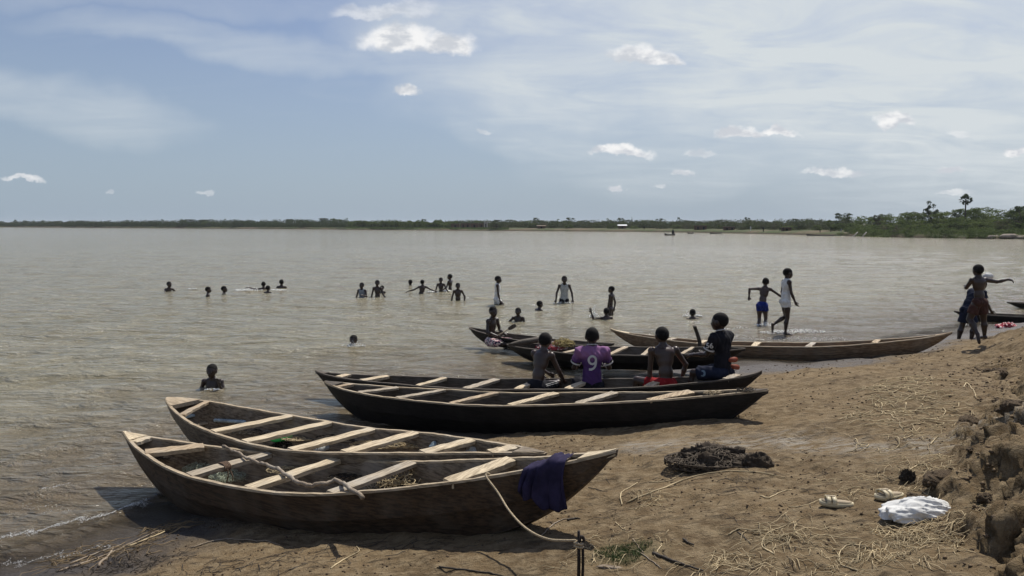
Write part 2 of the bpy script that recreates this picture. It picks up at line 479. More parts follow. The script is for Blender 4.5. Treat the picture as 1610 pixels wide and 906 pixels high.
verts = np.stack([GX2, GY2, GZ2], -1).reshape(-1, 3)
gm = fast_mesh('ground', verts, quads)
pale_line = [tuple(G(*p)[:2]) for p in ((1010, 700), (1120, 698), (1230, 690), (1330, 702), (1440, 705), (1515, 690), (1560, 655), (1605, 640))]
pd = seg_dist(verts[:, 0], verts[:, 1], pale_line)
pd = pd + np.abs(fbm(verts[:, 0] * 3, verts[:, 1] * 3, 71, 3)) * .5
attr(gm, 'pale', np.exp(-(pd / .30) ** 2)); gsp = G(985, 870)
attr(gm, 'turf', np.exp(-((verts[:, 0] - gsp[0]) ** 2 + ((verts[:, 1] - gsp[1]) * 1.3) ** 2) / .03))
m, t, b = newmat('river_bank_soil', .95, .15)
geo = t.n('ShaderNodeNewGeometry').outputs['Position']
n1 = t.noise(geo, 1.3, 6, .6); n2 = t.noise(geo, 9, 7, .65); n3 = t.noise(geo, 55, 5, .7); n4 = t.noise(t.mapping(geo, (1, 3.2, 1), (0, 0, R(32))), 5, 6, .65)
col = t.mix(t.smooth(n1, .3, .7), (.110, .076, .041), (.205, .146, .080))
col = t.mix(t.smooth(n2, .38, .68), col, (.262, .200, .120))
col = t.mix(t.smooth(n4, .50, .68, 0, .75), col, (.052, .039, .025))
col = t.mix(t.smooth(n3, .55, .75, 0, .7), col, (.27, .21, .14))
col = t.mix(t.smooth(n3, .26, .42, .7, 0), col, (.04, .028, .018))
at = t.n('ShaderNodeAttribute', attribute_name='pale').outputs['Fac']
col = t.mix(t.m('MULTIPLY', at, t.smooth(n4, .40, .62)), col, (.33, .295, .24))
at2 = t.n('ShaderNodeAttribute', attribute_name='turf').outputs['Fac']
col = t.mix(t.m('MULTIPLY', at2, .55), col, (.06, .075, .03))
sp = t.n('ShaderNodeSeparateXYZ'); t.link(geo, sp.inputs[0])
wet = t.smooth(t.m('ADD', sp.outputs['Z'], t.m('MULTIPLY', t.m('SUBTRACT', n1, .5), .40)), .06, .26, 1, 0)
col = t.mix(wet, col, t.mix(n2, (.040, .031, .024), (.062, .048, .036)))
t.link(col, b.inputs['Base Color']); t.link(t.m('SUBTRACT', .97, t.m('MULTIPLY', wet, .45)), b.inputs['Roughness'])
t.link(t.m('ADD', .12, t.m('MULTIPLY', wet, .3)), b.inputs['Specular IOR Level'])
hh = t.m('ADD', t.m('MULTIPLY', n2, .9), t.m('ADD', t.m('MULTIPLY', n3, .55), t.m('MULTIPLY', n4, .8)))
bump(t, b, hh, 1.0, .04)
tag(link('ground', gm, m), 'brown trampled river bank soil rising to the right', kind='structure')

# ------------------------------------------------------------------ water
th = np.concatenate([np.arange(-100, -42, 2.0), np.arange(-42, -37, .5), np.arange(-37, 37, .16), np.arange(37, 42, .5), np.arange(42, 100, 2.0)])
rr = []; r_ = 3.0
while r_ < 110: rr.append(r_); r_ *= 1.0075
while r_ < 900: rr.append(r_); r_ *= 1.03
while r_ < 6000: rr.append(r_); r_ *= 1.3
rr = np.array(rr); RR, TT = np.meshgrid(rr, np.radians(th), indexing='ij'); WX, WY = RR * np.sin(TT), RR * np.cos(TT)


def waves(x, y):
    s = -seg_dist(x, y, SHORE, True)
    deep = sstep(s, -.1, 3.0)
    ca, sa = math.cos(.25), math.sin(.25); u = x * ca + y * sa; v = -x * sa + y * ca
    rd = np.hypot(x, y); f2 = 1 - sstep(rd, 25, 60); f1 = 1 - sstep(rd, 60, 105)
    z = (fbm(u * .35, v * 1.05, 101, 3) * .12 * f1 + fbm(u * 1.3, v * 3.4, 105, 3) * (.034 + .026 * sstep(rd, 8, 16)) * f2) * (.2 + .8 * deep) + fbm(u * 4.2, v * 9, 109, 2) * .007 * (1 - sstep(rd, 9, 22))
    fade = 1
    # little breakers running up the beach
    ph = s + fbm(x * .7, y * .7, 120, 2) * 1.1
    br = np.exp(-((ph - .55) / .09) ** 2) * .035 + np.exp(-((ph - 1.75) / .14) ** 2) * .03 + np.exp(-((ph - 3.3) / .22) ** 2) * .03
    lm = sstep(-x + .1 * y, .8, 2.5)
    return z + br * lm * (.4 + fbm(x * 2, y * 2, 130, 2) * 1.0 + .5)


WZ = waves(WX, WY)
nr, nt = WX.shape; I = np.arange(nr * nt).reshape(nr, nt)
quads = np.stack([I[:-1, :-1], I[:-1, 1:], I[1:, 1:], I[1:, :-1]], -1).reshape(-1, 4)[:, ::-1]
hg = height(WX, WY); hg = np.where(RR > 60, -1.5, hg)
keep = (hg.reshape(-1)[quads] < .10).any(1)
quads = quads[keep]; used, inv = np.unique(quads, return_inverse=True)
wm = fast_mesh('water', np.stack([WX, WY, WZ], -1).reshape(-1, 3)[used], inv.reshape(-1, 4))
attr(wm, 'depth', (WZ - hg).reshape(-1)[used])
m, t, b = newmat('muddy_river_water', .1, .5)
geo = t.n('ShaderNodeNewGeometry').outputs['Position']
g2 = t.mapping(geo, (.55, 1.35, 1), (0, 0, R(14)))
a1 = t.noise(g2, .9, 4, .6, .4); a2 = t.noise(g2, 4.2, 5, .62, .5); a3 = t.noise(g2, 17, 4, .6, .3); big = t.noise(t.mapping(geo, (.5, 1.6, 1)), .22, 4, .6)
col = t.mix(t.smooth(a1, .35, .65), (.205, .178, .105), (.285, .252, .160))
col = t.mix(t.smooth(big, .4, .65, 0, .6), col, (.255, .230, .160))
dpc = t.n('ShaderNodeAttribute', attribute_name='depth').outputs['Fac']; far_ = t.smooth(dpc, .1, 1.15)
col = t.mix(far_, (.140, .108, .066), col)
col = t.mix(t.m('MULTIPLY', t.smooth(far_, 0, 1, .35, 1), t.smooth(t.m('ADD', t.m('MULTIPLY', a2, .7), t.m('MULTIPLY', a3, .3)), .48, .66, 0, .55)), col, (.36, .335, .25))  # paler crests: wave highlights put into the colour, along with turbidity
t.link(col, b.inputs['Base Color']); b.inputs['Roughness'].default_value = .11; b.inputs['IOR'].default_value = 1.33
hh = t.m('ADD', t.m('MULTIPLY', a1, 1.0), t.m('ADD', t.m('MULTIPLY', a2, .40), t.m('MULTIPLY', a3, .07)))
bump(t, b, hh, 1.0, .5)
dp = t.n('ShaderNodeAttribute', attribute_name='depth').outputs['Fac']
al = t.smooth(dp, -.01, .16, .12, 1.0)
t.link(al, b.inputs['Alpha'])
tag(link('river_water', wm, m), 'wide muddy grey brown river with small wind waves', kind='structure')

# ------------------------------------------------------------------ far bank
pxs = np.arange(-700, 2500, 3.0)
sh_x = [-700, -200, 0, 200, 530, 545, 780, 1000, 1100, 1330, 1400, 1500, 1610, 1900, 2500]
sh_y = [356.5, 356.8, 357.3, 358.6, 360.8, 361.3, 363, 364.5, 366, 371, 373.3, 375, 376.3, 379, 384]


def far_Y(px): return CH * F / (np.interp(px, sh_x, sh_y) - 352.0)


offs = np.array([-12, -3, 0, .6, 3, 8, 16, 30, 60, 150, 500, 2000, 6000.])
def far_z(px, off):
    hill = sstep(np.asarray(px, float), 1310, 1480)
    base = np.interp(off, [-12, -3, 0, .6, 3, 8, 16, 30, 60, 150, 6000], [-1.2, -.4, -.02, .35, .7, .9, 1.1, 1.5, 2.0, 2.2, 2.2])
    hl = np.interp(off, [-12, 0, .6, 3, 8, 16, 30, 150, 6000], [0, 0, .1, .15, .3, .6, 1.0, 1.0, 0])
    return base + hill * hl


PX, OF = np.meshgrid(pxs, offs, indexing='ij')
Yb = far_Y(PX) * (1 + .012 * (vnoise(PX / 14, PX * 0, 200) - .5)) + OF
XB = (PX - 805) / F * Yb * 1.0
ZB = far_z(PX, OF)
nr, nt = PX.shape; I = np.arange(nr * nt).reshape(nr, nt)
quads = np.stack([I[:-1, :-1], I[1:, :-1], I[1:, 1:], I[:-1, 1:]], -1).reshape(-1, 4)
fm = fast_mesh('far_bank', np.stack([XB, Yb, ZB], -1).reshape(-1, 3), quads)
m, t, b = newmat('far_bank_soil', .95, .1); geo = t.n('ShaderNodeNewGeometry').outputs['Position']
n1 = t.noise(t.mapping(geo, (.5, 1, 2)), .12, 6, .6); n2 = t.noise(geo, 1.2, 5, .6)
sp = t.n('ShaderNodeSeparateXYZ'); t.link(geo, sp.inputs[0])
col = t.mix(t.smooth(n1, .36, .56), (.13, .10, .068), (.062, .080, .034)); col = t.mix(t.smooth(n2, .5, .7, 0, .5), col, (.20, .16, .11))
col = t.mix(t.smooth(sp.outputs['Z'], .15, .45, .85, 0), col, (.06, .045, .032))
t.link(col, b.inputs['Base Color'])
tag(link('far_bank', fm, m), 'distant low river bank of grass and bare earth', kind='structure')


def farpt(px, off):
    Y = float(far_Y(px)) + off; return np.array([(px - 805) / F * Y, Y, float(far_z(px, off))])


# ------------------------------------------------------------------ foliage
def leafmat(name, a, b_, tr=.25):
    m, t, b = newmat(name, .7, .2); co_ = t.n('ShaderNodeNewGeometry').outputs['Position']
    n = t.noise(co_, .8, 4); r = t.n('ShaderNodeNewGeometry').outputs['Random Per Island']
    c = t.mix(t.smooth(t.m('ADD', n, t.m('MULTIPLY', t.m('SUBTRACT', r, .5), .3)), .3, .7), a, b_)
    t.link(c, b.inputs['Base Color']); b.inputs['Specular IOR Level'].default_value = .08
    tl = t.n('ShaderNodeBsdfTranslucent'); t.link(c, tl.inputs[0]); mx = t.n('ShaderNodeMixShader'); mx.inputs[0].default_value = .5
    t.link(b.outputs[0], mx.inputs[1]); t.link(tl.outputs[0], mx.inputs[2]); t.link(mx.outputs[0], m.node_tree.nodes['Material Output'].inputs[0]); return m


LEAF_D = leafmat('dark_foliage', (.028, .042, .018), (.050, .070, .028)); LEAF_M = leafmat('green_foliage', (.048, .072, .022), (.105, .138, .046))
LEAF_L = leafmat('light_green_foliage', (.065, .095, .028), (.15, .185, .062)); LEAF_B = leafmat('dull_brown_foliage', (.055, .055, .034), (.09, .086, .055))
BARK = plain('tree_bark', (.07, .055, .042), .9, .3, 3)
LEAF_F = leafmat('distant_hazed_foliage', (.038, .054, .026), (.062, .082, .038)); LEAF_F2 = leafmat('distant_grey_green_foliage', (.050, .062, .034), (.080, .090, .050))  # duller greens with distance haze put into the foliage colour


def crown_mesh(seed, n, size, shape='bush', open_=0.0):
    """unit crown: z 0..1, radius .5, built from leaf-sized quads gathered in clumps"""
    r = np.random.default_rng(seed); nc = {'sparse': 15, 'bush': 40}.get(shape, 26)
    P = []
    for i in range(nc):
        a = r.uniform(0, 2 * math.pi); 
        if shape == 'bush':
            z = r.uniform(.05, .9); rad = .42 * math.sqrt(max(0, 1 - ((z - .25) / .75) ** 2)) * r.uniform(.5, 1)
        elif shape == 'umbrella':
            z = r.uniform(.5, .92); rad = .44 * math.sqrt(max(0, 1 - ((z - .55) / .45) ** 2)) * r.uniform(.3, 1)
        elif shape == 'sparse':
            z = r.uniform(.35, .92); rad = .42 * r.uniform(.3, 1) * (1 - .4 * abs(z - .65) / .35)
        else:
            z = r.uniform(.22, .92); rad = .44 * math.sqrt(max(.05, 1 - ((z - .5) / .5) ** 2)) * r.uniform(.45, 1)
        P.append((rad * math.cos(a), rad * math.sin(a), z, r.uniform(.07, .16) * {'sparse': .8, 'bush': 1.15}.get(shape, 1)))
    P = np.array(P); k = r.integers(0, nc, n)
    d = r.normal(size=(n, 3)); d /= np.linalg.norm(d, axis=1)[:, None]; d[:, 2] = np.abs(d[:, 2]) * np.where(r.random(n) < .8, 1, -1)
    rad = P[k, 3] * r.uniform(.7, 1.08, n)
    c = P[k, :3] + d * rad[:, None] * np.array([1.15, 1.15, .8]); c[:, 2] = np.clip(c[:, 2], .01, 1.02)
    nrm = d + r.normal(size=(n, 3)) * .6; nrm /= np.linalg.norm(nrm, axis=1)[:, None]
    u = np.cross(nrm, r.normal(size=(n, 3))); u /= np.linalg.norm(u, axis=1)[:, None]; v = np.cross(nrm, u)
    s = size * r.uniform(.6, 1.4, (n, 1)); s2 = s * r.uniform(.5, .9, (n, 1))
    V_ = np.stack([c - u * s, c - v * s2, c + u * s, c + v * s2], 1).reshape(-1, 3)
    return fast_mesh('crown', V_, np.arange(n * 4).reshape(-1, 4), False), P


def trunk_mesh(P, seed, base_r=.035, fork=.3):
    r = random.Random(seed); parts = []
    top = Vector((r.uniform(-.03, .03), r.uniform(-.03, .03), fork))
    parts.append(tube([(0, 0, -.05), (0, 0, 0), top * .5 + Vector((.015, 0, 0)), top], [base_r * 1.3, base_r, base_r * .8, base_r * .65], 7))
    for p in P[:: max(1, len(P) // 9)]:
        q = Vector(p[:3]); parts.append(tube([top, top.lerp(q, .5) + Vector((0, 0, -.02)), q], [base_r * .5, base_r * .3, base_r * .12], 5))
    return merge(parts)


PROTO = {}
for nm, shp, n, size, mats in (('bush', 'bush', 3200, .021, (LEAF_M, LEAF_L, LEAF_M)), ('far', 'bush', 750, .034, (LEAF_F, LEAF_M, LEAF_D)), ('tree', 'tree', 1500, .026, (LEAF_D, LEAF_M, LEAF_F)),
                                ('umb', 'umbrella', 1500, .026, (LEAF_D, LEAF_F, LEAF_M)), ('sparse', 'sparse', 1500, .022, (LEAF_D, LEAF_B, LEAF_F)), ('dry', 'bush', 1500, .020, (LEAF_B, LEAF_B, LEAF_F2))):
    for i in range(3):
        cm, P = crown_mesh(500 + i * 7 + len(nm) * 31, n, size, shp); cm.materials.append(mats[i])
        tv, tf = trunk_mesh(P, i, .03, .3 if shp in ('tree', 'umbrella', 'sparse') else .12); tm = new_mesh('trunk', tv, tf); tm.materials.append(BARK)
        PROTO[nm, i] = (cm, tm)


def tree(px, ytop, off, wpx, kind, label, group=None, i=None, name='tree', cat='tree', zbase=None):
    p = farpt(px, off); z0 = p[2] - .1
    ztop = CH + (352 - ytop) / F * p[1]; wd = wpx / F * p[1]; h = max(.8, ztop - z0, wd * (.72 if name == 'bush' and px > 1330 else .3)); z0 = ztop - h
    i = rnd.randrange(3) if i is None else i
    root = empty(name, (p[0], p[1], z0), rnd.uniform(0, 6.28), label, cat, group)
    root.scale = (wd, wd * rnd.uniform(.85, 1.1), h)
    cm, tm = PROTO[kind, i]; link('crown', cm, None, root); link('trunk', tm, None, root)
    return root


# distant left bank: low trees one after another
for px in np.arange(-120, 545, 13):
    tree(px + rnd.uniform(-5, 5), 351.0 + rnd.uniform(-3.5, 1.5) - (2 if 320 < px < 545 else 0), rnd.uniform(6, 30), rnd.uniform(20, 34), 'far', 'low haze-toned green bush in the row along the distant left bank', 'bushes along the distant left bank', name='bush', cat='bush')
for (px, yt, wp, kd, lb) in ((27, 345, 6, 'tree', 'tiny lone tree rising above the far left end of the distant bank'), (56, 345.5, 4, 'sparse', 'thinnest lone tree on the far left of the distant bank'),
                             (98, 348, 26, 'tree', 'low round grove tree near the far left of the distant bank'), (152, 348.5, 34, 'tree', 'broad flat dark tree on the distant left bank'), (208, 348.6, 30, 'tree', 'dark bushy tree on the distant bank above the leftmost swimmers'),
                             (238, 346.5, 14, 'tree', 'small rounded tree standing alone on the distant left bank'), (300, 345, 30, 'umb', 'left tree of the dark flat topped pair on the distant bank'), (325, 345, 26, 'umb', 'right tree of the dark flat topped pair on the distant bank'),
                             (354, 343.5, 9, 'tree', 'taller pointed tree beside the flat topped pair on the distant bank'), (395, 346, 16, 'tree', 'small dark tree left of the distant village grove'), (457, 344.5, 18, 'umb', 'dark rounded tree left of the wide flat grove on the distant bank'),
                             (478, 345.2, 20, 'tree', 'pale rounded tree in the distant grove'), (510, 343, 22, 'umb', 'left half of the wide flat topped grove on the distant bank'), (528, 343.2, 22, 'umb', 'right half of the wide flat topped grove on the distant bank')):
    tree(px, yt, 22, wp, kd, lb)
# middle bank
for px in np.arange(548, 700, 11):
    tree(px + rnd.uniform(-4, 4), 348.5 + rnd.uniform(-2, 1.5), rnd.uniform(12, 26), rnd.uniform(18, 30), 'bush' if rnd.random() < .6 else 'far', 'green bush in the thicket behind the grassy middle bank', 'green bushes behind the grassy middle bank', i=rnd.choice([0, 2]), name='bush', cat='bush')
for px in np.arange(690, 1340, 12):
    tree(px + rnd.uniform(-5, 5), 347 + rnd.uniform(-2.2, 2.5), rnd.uniform(24, 45), rnd.uniform(18, 36), 'far', 'haze-toned green bush behind the middle stretch of the far bank', 'haze-toned bushes behind the middle of the far bank', name='bush', cat='bush')
for px in list(np.arange(840, 1330, 17)):
    tree(px + rnd.uniform(-6, 6), 353 + rnd.uniform(-3, 2), rnd.uniform(9, 20), rnd.uniform(16, 28), rnd.choice(['bush', 'far', 'dry', 'bush']), 'low shrub near the waterline of the far bank', 'low shrubs along the far waterline', name='shrub', cat='shrub')
for (px, yt, off, wp, kd, lb) in ((781, 345, 5, 26, 'tree', 'dark round tree standing alone by the water, middle of the far bank'), (667, 344, 40, 12, 'tree', 'small pale tree above the green thicket of the far bank'), (748, 345, 50, 10, 'sparse', 'sparse little tree left of the lone round tree on the far bank'),
                                 (842, 342.5, 45, 12, 'umb', 'dark small tree on the skyline right of the lone round tree'), (876, 343.5, 45, 10, 'tree', 'narrow dark tree on the middle skyline'), (896, 341.5, 30, 20, 'tree', 'pale green rounded tree on the middle skyline'),
                                 (952, 342.5, 45, 14, 'tree', 'dark tree left of the white tin roof'), (975, 342, 45, 14, 'tree', 'dark tree just above the white tin roof'), (993, 340.5, 45, 4, 'sparse', 'very thin palm like tree right of the white tin roof'), (1036, 343, 30, 18, 'tree', 'dark tree on the skyline above the small boat'),
                                 (1066, 341, 40, 7, 'tree', 'narrow tree just right of the skyline above the small boat'), (1173, 341, 40, 13, 'tree', 'dark dome shaped tree on the skyline right of the middle'), (1248, 343, 30, 16, 'tree', 'dark tree on the skyline left of the wood'), (1255, 348, 12, 22, 'tree', 'dense dark tree close to the far landing place'),
                                 (1188, 354, 14, 18, 'tree', 'rounded dark tree behind the far landing place'), (1308, 345, 10, 28, 'tree', 'dark round tree standing before the big dome tree at the wood'), (1324, 334, 26, 32, 'tree', 'big dome shaped tree at the left end of the wood')):
    tree(px, yt, off, wp, kd, lb)
# wood on the right
top = lambda px: float(np.interp(px, [1330, 1345, 1375, 1400, 1430, 1460, 1480, 1500, 1530, 1560, 1578, 1600, 1700], [342, 343, 341, 335, 333, 333, 330, 328, 328, 329, 333, 326, 324]))
GW = 'bushes of the dense wood on the right of the far bank'
for row, (off, fr) in enumerate(((.9, .20), (3.6, .36), (7.5, .55), (12, .74), (18, .93), (27, 1.0))):
    for px in np.arange(1336, 1745, 13 + 1.5 * row):
        p_ = px + rnd.uniform(-9, 9)
        if row < 2 and p_ > 1590: continue
        base_y = float(np.interp(p_, sh_x, sh_y)); yt = base_y + (top(p_) - base_y) * fr * rnd.uniform(.80, 1.10) if row < 5 else top(p_) - 1.5 + rnd.uniform(-3.5, 3)
        kd = 'dry' if (row < 3 and rnd.random() < .18) else 'bush'
        tree(p_, yt, off, rnd.uniform(30, 54), kd, 'leafy green bush among the crowded bushes of the right hand wood', GW, name='bush', cat='bush')
tree(1377, 337, 14, 20, 'sparse', 'sparse small tree at the left slope of the right hand wood')
tree(1461, 313, 20, 26, 'sparse', 'open branched dark tree standing above the right hand wood', i=0)
tree(1606, 322, 8, 46, 'tree', 'large dark tree cut by the right edge of the photo', i=0)
tree(1575, 345, 6, 30, 'dry', 'brownish thorny shrub by the rocky edge of the wood', name='shrub', cat='shrub')
# fan palm
p = farpt(1514, 18); S = p[1] / F
pr = empty('palm_tree', p, 0, 'fan palm with a round head standing above the right hand wood', 'palm tree')
zt = CH + (352 - 315) / F * p[1] - p[2]
tv, tf = tube([(0, 0, -.2), (.03, 0, zt * .5), (0, 0, zt)], [.17, .13, .12], 8); link('trunk', new_mesh('trunk', tv, tf), BARK, pr)
for k in range(26):
    a = k * 2.4; el = -1.0 + 2.5 * ((k * 7) % 26) / 26
    L = (1.15 if k % 2 else .55) + .25 * rnd.random(); d = Vector((math.cos(a) * math.cos(el), math.sin(a) * math.cos(el), math.sin(el)))
    c0 = Vector((0, 0, zt)) + d * L * .6; sd = d.cross(Vector((0, 0, 1))).normalized(); up = sd.cross(d); tw_ = rnd.uniform(-1.3, 1.3); sd = (sd * math.cos(tw_) + up * math.sin(tw_)).normalized(); up = sd.cross(d)
    vs = [Vector((0, 0, zt)) + sd * .02, Vector((0, 0, zt)) - sd * .02, c0 - sd * .02, c0 + sd * .02, c0]; fs = [(0, 1, 2, 3)]
    for q in range(9):
        an = -1.25 + 2.5 * q / 8; ln = .62 * (1 - .15 * abs(an)); e = d * math.cos(an) + sd * math.sin(an)
        wv = e.cross(up).normalized() * .08; tip = c0 + e * ln - up * .04 * rnd.random(); mid = c0 + e * ln * .5
        i0 = len(vs); vs += [mid + wv, tip, mid - wv]; fs.append((4, i0, i0 + 1, i0 + 2))
    link('frond', new_mesh('frond', vs, fs, False), LEAF_D, pr)

# low growth that nobody could count, filling under the trees
def scrub(name, x0, x1, o0, o1, hmax, n, mat, label, sz):
    px = rng.uniform(x0, x1, n); of = rng.uniform(o0, o1, n); Y = far_Y(px) + of
    z0 = far_z(px, of); h = rng.uniform(0, 1, n) ** 1.3 * hmax
    c = np.stack([(px - 805) / F * Y, Y, z0 + h], 1)
    c[:, 2] = z0 + h * (.55 + .9 * vnoise(px / 7, of / 4, 9))
    nrm = rng.normal(size=(n, 3)); nrm /= np.linalg.norm(nrm, axis=1)[:, None]
    u = np.cross(nrm, rng.normal(size=(n, 3))); u /= np.linalg.norm(u, axis=1)[:, None]; v = np.cross(nrm, u); s = (sz * Y * rng.uniform(.6, 1.4, n))[:, None]
    V_ = np.stack([c - u * s, c - v * s * .7, c + u * s, c + v * s * .7], 1).reshape(-1, 3)
    me = fast_mesh(name, V_, np.arange(n * 4).reshape(-1, 4), False); tag(link(name, me, mat), label, kind='stuff')


scrub('scrub', -200, 548, 4, 26, 2.9, 80000, LEAF_F, 'low scrub covering the distant left bank', .00055)
scrub('scrub', 548, 720, 12, 24, 2.4, 30000, LEAF_M, 'low green scrub behind the grassy bank in the middle', .0006)
scrub('scrub', 700, 1340, 14, 38, 1.9, 80000, LEAF_F2, 'low haze-toned scrub on the middle of the far bank', .0006)
scrub('reeds', 545, 800, 1, 7, .35, 12000, LEAF_M, 'short green grass along the middle waterline', .0006)
scrub('undergrowth', 1335, 1800, -.2, 7, .8, 30000, LEAF_M, 'dark undergrowth beneath the right hand wood', .0006)

# ------------------------------------------------------------------ buildings and things of the far bank
MUD = plain('mud_wall', (.115, .070, .050), .95, .2, 2); TIN = plain('white_tin_roof', (.72, .73, .74), .5, .05, 2); THATCH = plain('thatch_roof', (.15, .12, .085), .95, .3, 3); PALEW = plain('pale_plaster', (.40, .37, .33), .9, .1, 2)
HOLE = plain('opening_shade', (.012, .01, .009), .9, .1)  # near-black for solid boxes painted as the unlit inside of openings


def boxv(x0, x1, y0, y1, z0, z1):
    v = [(x, y, z) for x in (x0, x1) for y in (y0, y1) for z in (z0, z1)]
    return v, [(0, 1, 3, 2), (4, 6, 7, 5), (0, 4, 5, 1), (2, 3, 7, 6), (0, 2, 6, 4), (1, 5, 7, 3)]


def hut(px, off, wpx, hpx, label, wall=MUD, roof=THATCH, flat=True, nwin=1):
    p = farpt(px, off); s = p[1] / F; wd = wpx * s; h = hpx * s; d = wd * .45 if wd < 8 else 4
    r = empty('house', p, 0, label, 'house')
    v, f = boxv(-wd / 2, wd / 2, 0, d, -.3, h); link('wall', new_mesh('wall', v, f, False), wall, r)
    if flat: v, f = boxv(-wd / 2 - .15, wd / 2 + .15, -.2, d + .15, h + .002, h + .16)
    else:
        v = [(-wd / 2 - .3, -.5, h - .05), (wd / 2 + .3, -.5, h - .05), (wd / 2 + .3, d + .3, h - .05), (-wd / 2 - .3, d + .3, h - .05), (-wd / 2 - .3, d / 2, h + .28 * h), (wd / 2 + .3, d / 2, h + .28 * h)]
        f = [(0, 1, 5, 4), (2, 3, 4, 5), (0, 4, 3), (1, 2, 5), (3, 2, 1, 0)]
    link('roof', new_mesh('roof', v, f, False), roof, r)
    for i in range(nwin):
        x = -wd / 2 + wd * (i + .5) / nwin; v, f = boxv(x - wd * .06 / nwin - .12, x + wd * .06 / nwin + .12, -.03, .05, .02, h * .72)
        link('doorway_shade', new_mesh('doorway_shade', v, f, False), HOLE, r)
    return r


hut(716, 11, 13, 6, 'low reddish mud house at the left end of the distant row'); hut(732, 13, 14, 6.5, 'middle reddish mud house of the distant row', nwin=2); hut(746, 12, 12, 6.5, 'reddish mud house at the right of the distant row')
hut(757, 10, 7, 7, 'dark brick house with an open front left of the lone round tree', nwin=1); hut(764, 13, 6, 9, 'pale tall plastered house left of the lone round tree', PALEW, PALEW)
hut(978, 9, 12, 5, 'low shelter under a bright white tin roof', MUD, TIN, False); hut(851, 8, 12, 4, 'thatched open shelter right of the lone round tree', MUD, THATCH, False)
hut(1101, 6, 18, 6, 'brown mud house on the far landing place', nwin=2); hut(1146, 6, 16, 5, 'second brown mud house on the far landing place, right of the first', nwin=2)
hut(1183, 40, 20, 7.5, 'long pale building rising behind the far landing place', PALEW, PALEW, True, 5); hut(1236, 7, 14, 4.5, 'brown hut left of the dome shaped tree', nwin=1)
ROCK = plain('pale_rock', (.25, .21, .17), .9, .25, 1.2, .8, .1)


def lump(rx, ry, rz, seed, n=10, amp=.25, flat=.3):
    vs, fs = [], []; m_ = n * 2
    for i in range(n + 1):
        a = math.pi * i / n
        for j in range(m_):
            b_ = 2 * math.pi * j / m_; d = np.array([math.sin(a) * math.cos(b_), math.sin(a) * math.sin(b_), math.cos(a)])
            k = 1 + amp * 2 * float(fbm(np.array([d[0] * 1.7 + d[2] * 1.1 + 9]), np.array([d[1] * 1.7 - d[2] * .9 + 5]), seed, 4)[0])
            z = d[2] * rz * k; vs.append((d[0] * rx * k, d[1] * ry * k, max(z, -rz * flat)))
    for i in range(n):
        for j in range(m_): fs.append((i * m_ + j, (i + 1) * m_ + j, (i + 1) * m_ + (j + 1) % m_, i * m_ + (j + 1) % m_))
    return vs, fs


for i, (px, py, rx, lb) in enumerate(((1590, 370, 1.7, 'pale rock ledge at the right end of the far wood, the largest'), (1566, 374, 1.5, 'pale boulder left of the largest ledge at the wood'), (1608, 373, 1.3, 'pale boulder at the right edge on the far shore'), (1540, 374, 1.0, 'small pale boulder below the wood by the water'), (1576, 375.5, .9, 'small boulder at the water under the pale ledges'))):
    p = farpt(px, .2 + i * .2); v, f = lump(rx, 1.0, .55 * rx * .6, 40 + i); o = link('boulder', new_mesh('boulder', v, f), ROCK, None, (p[0], p[1] + .6, .2 + .2 * (i == 0))); tag(o, lb, 'boulder')

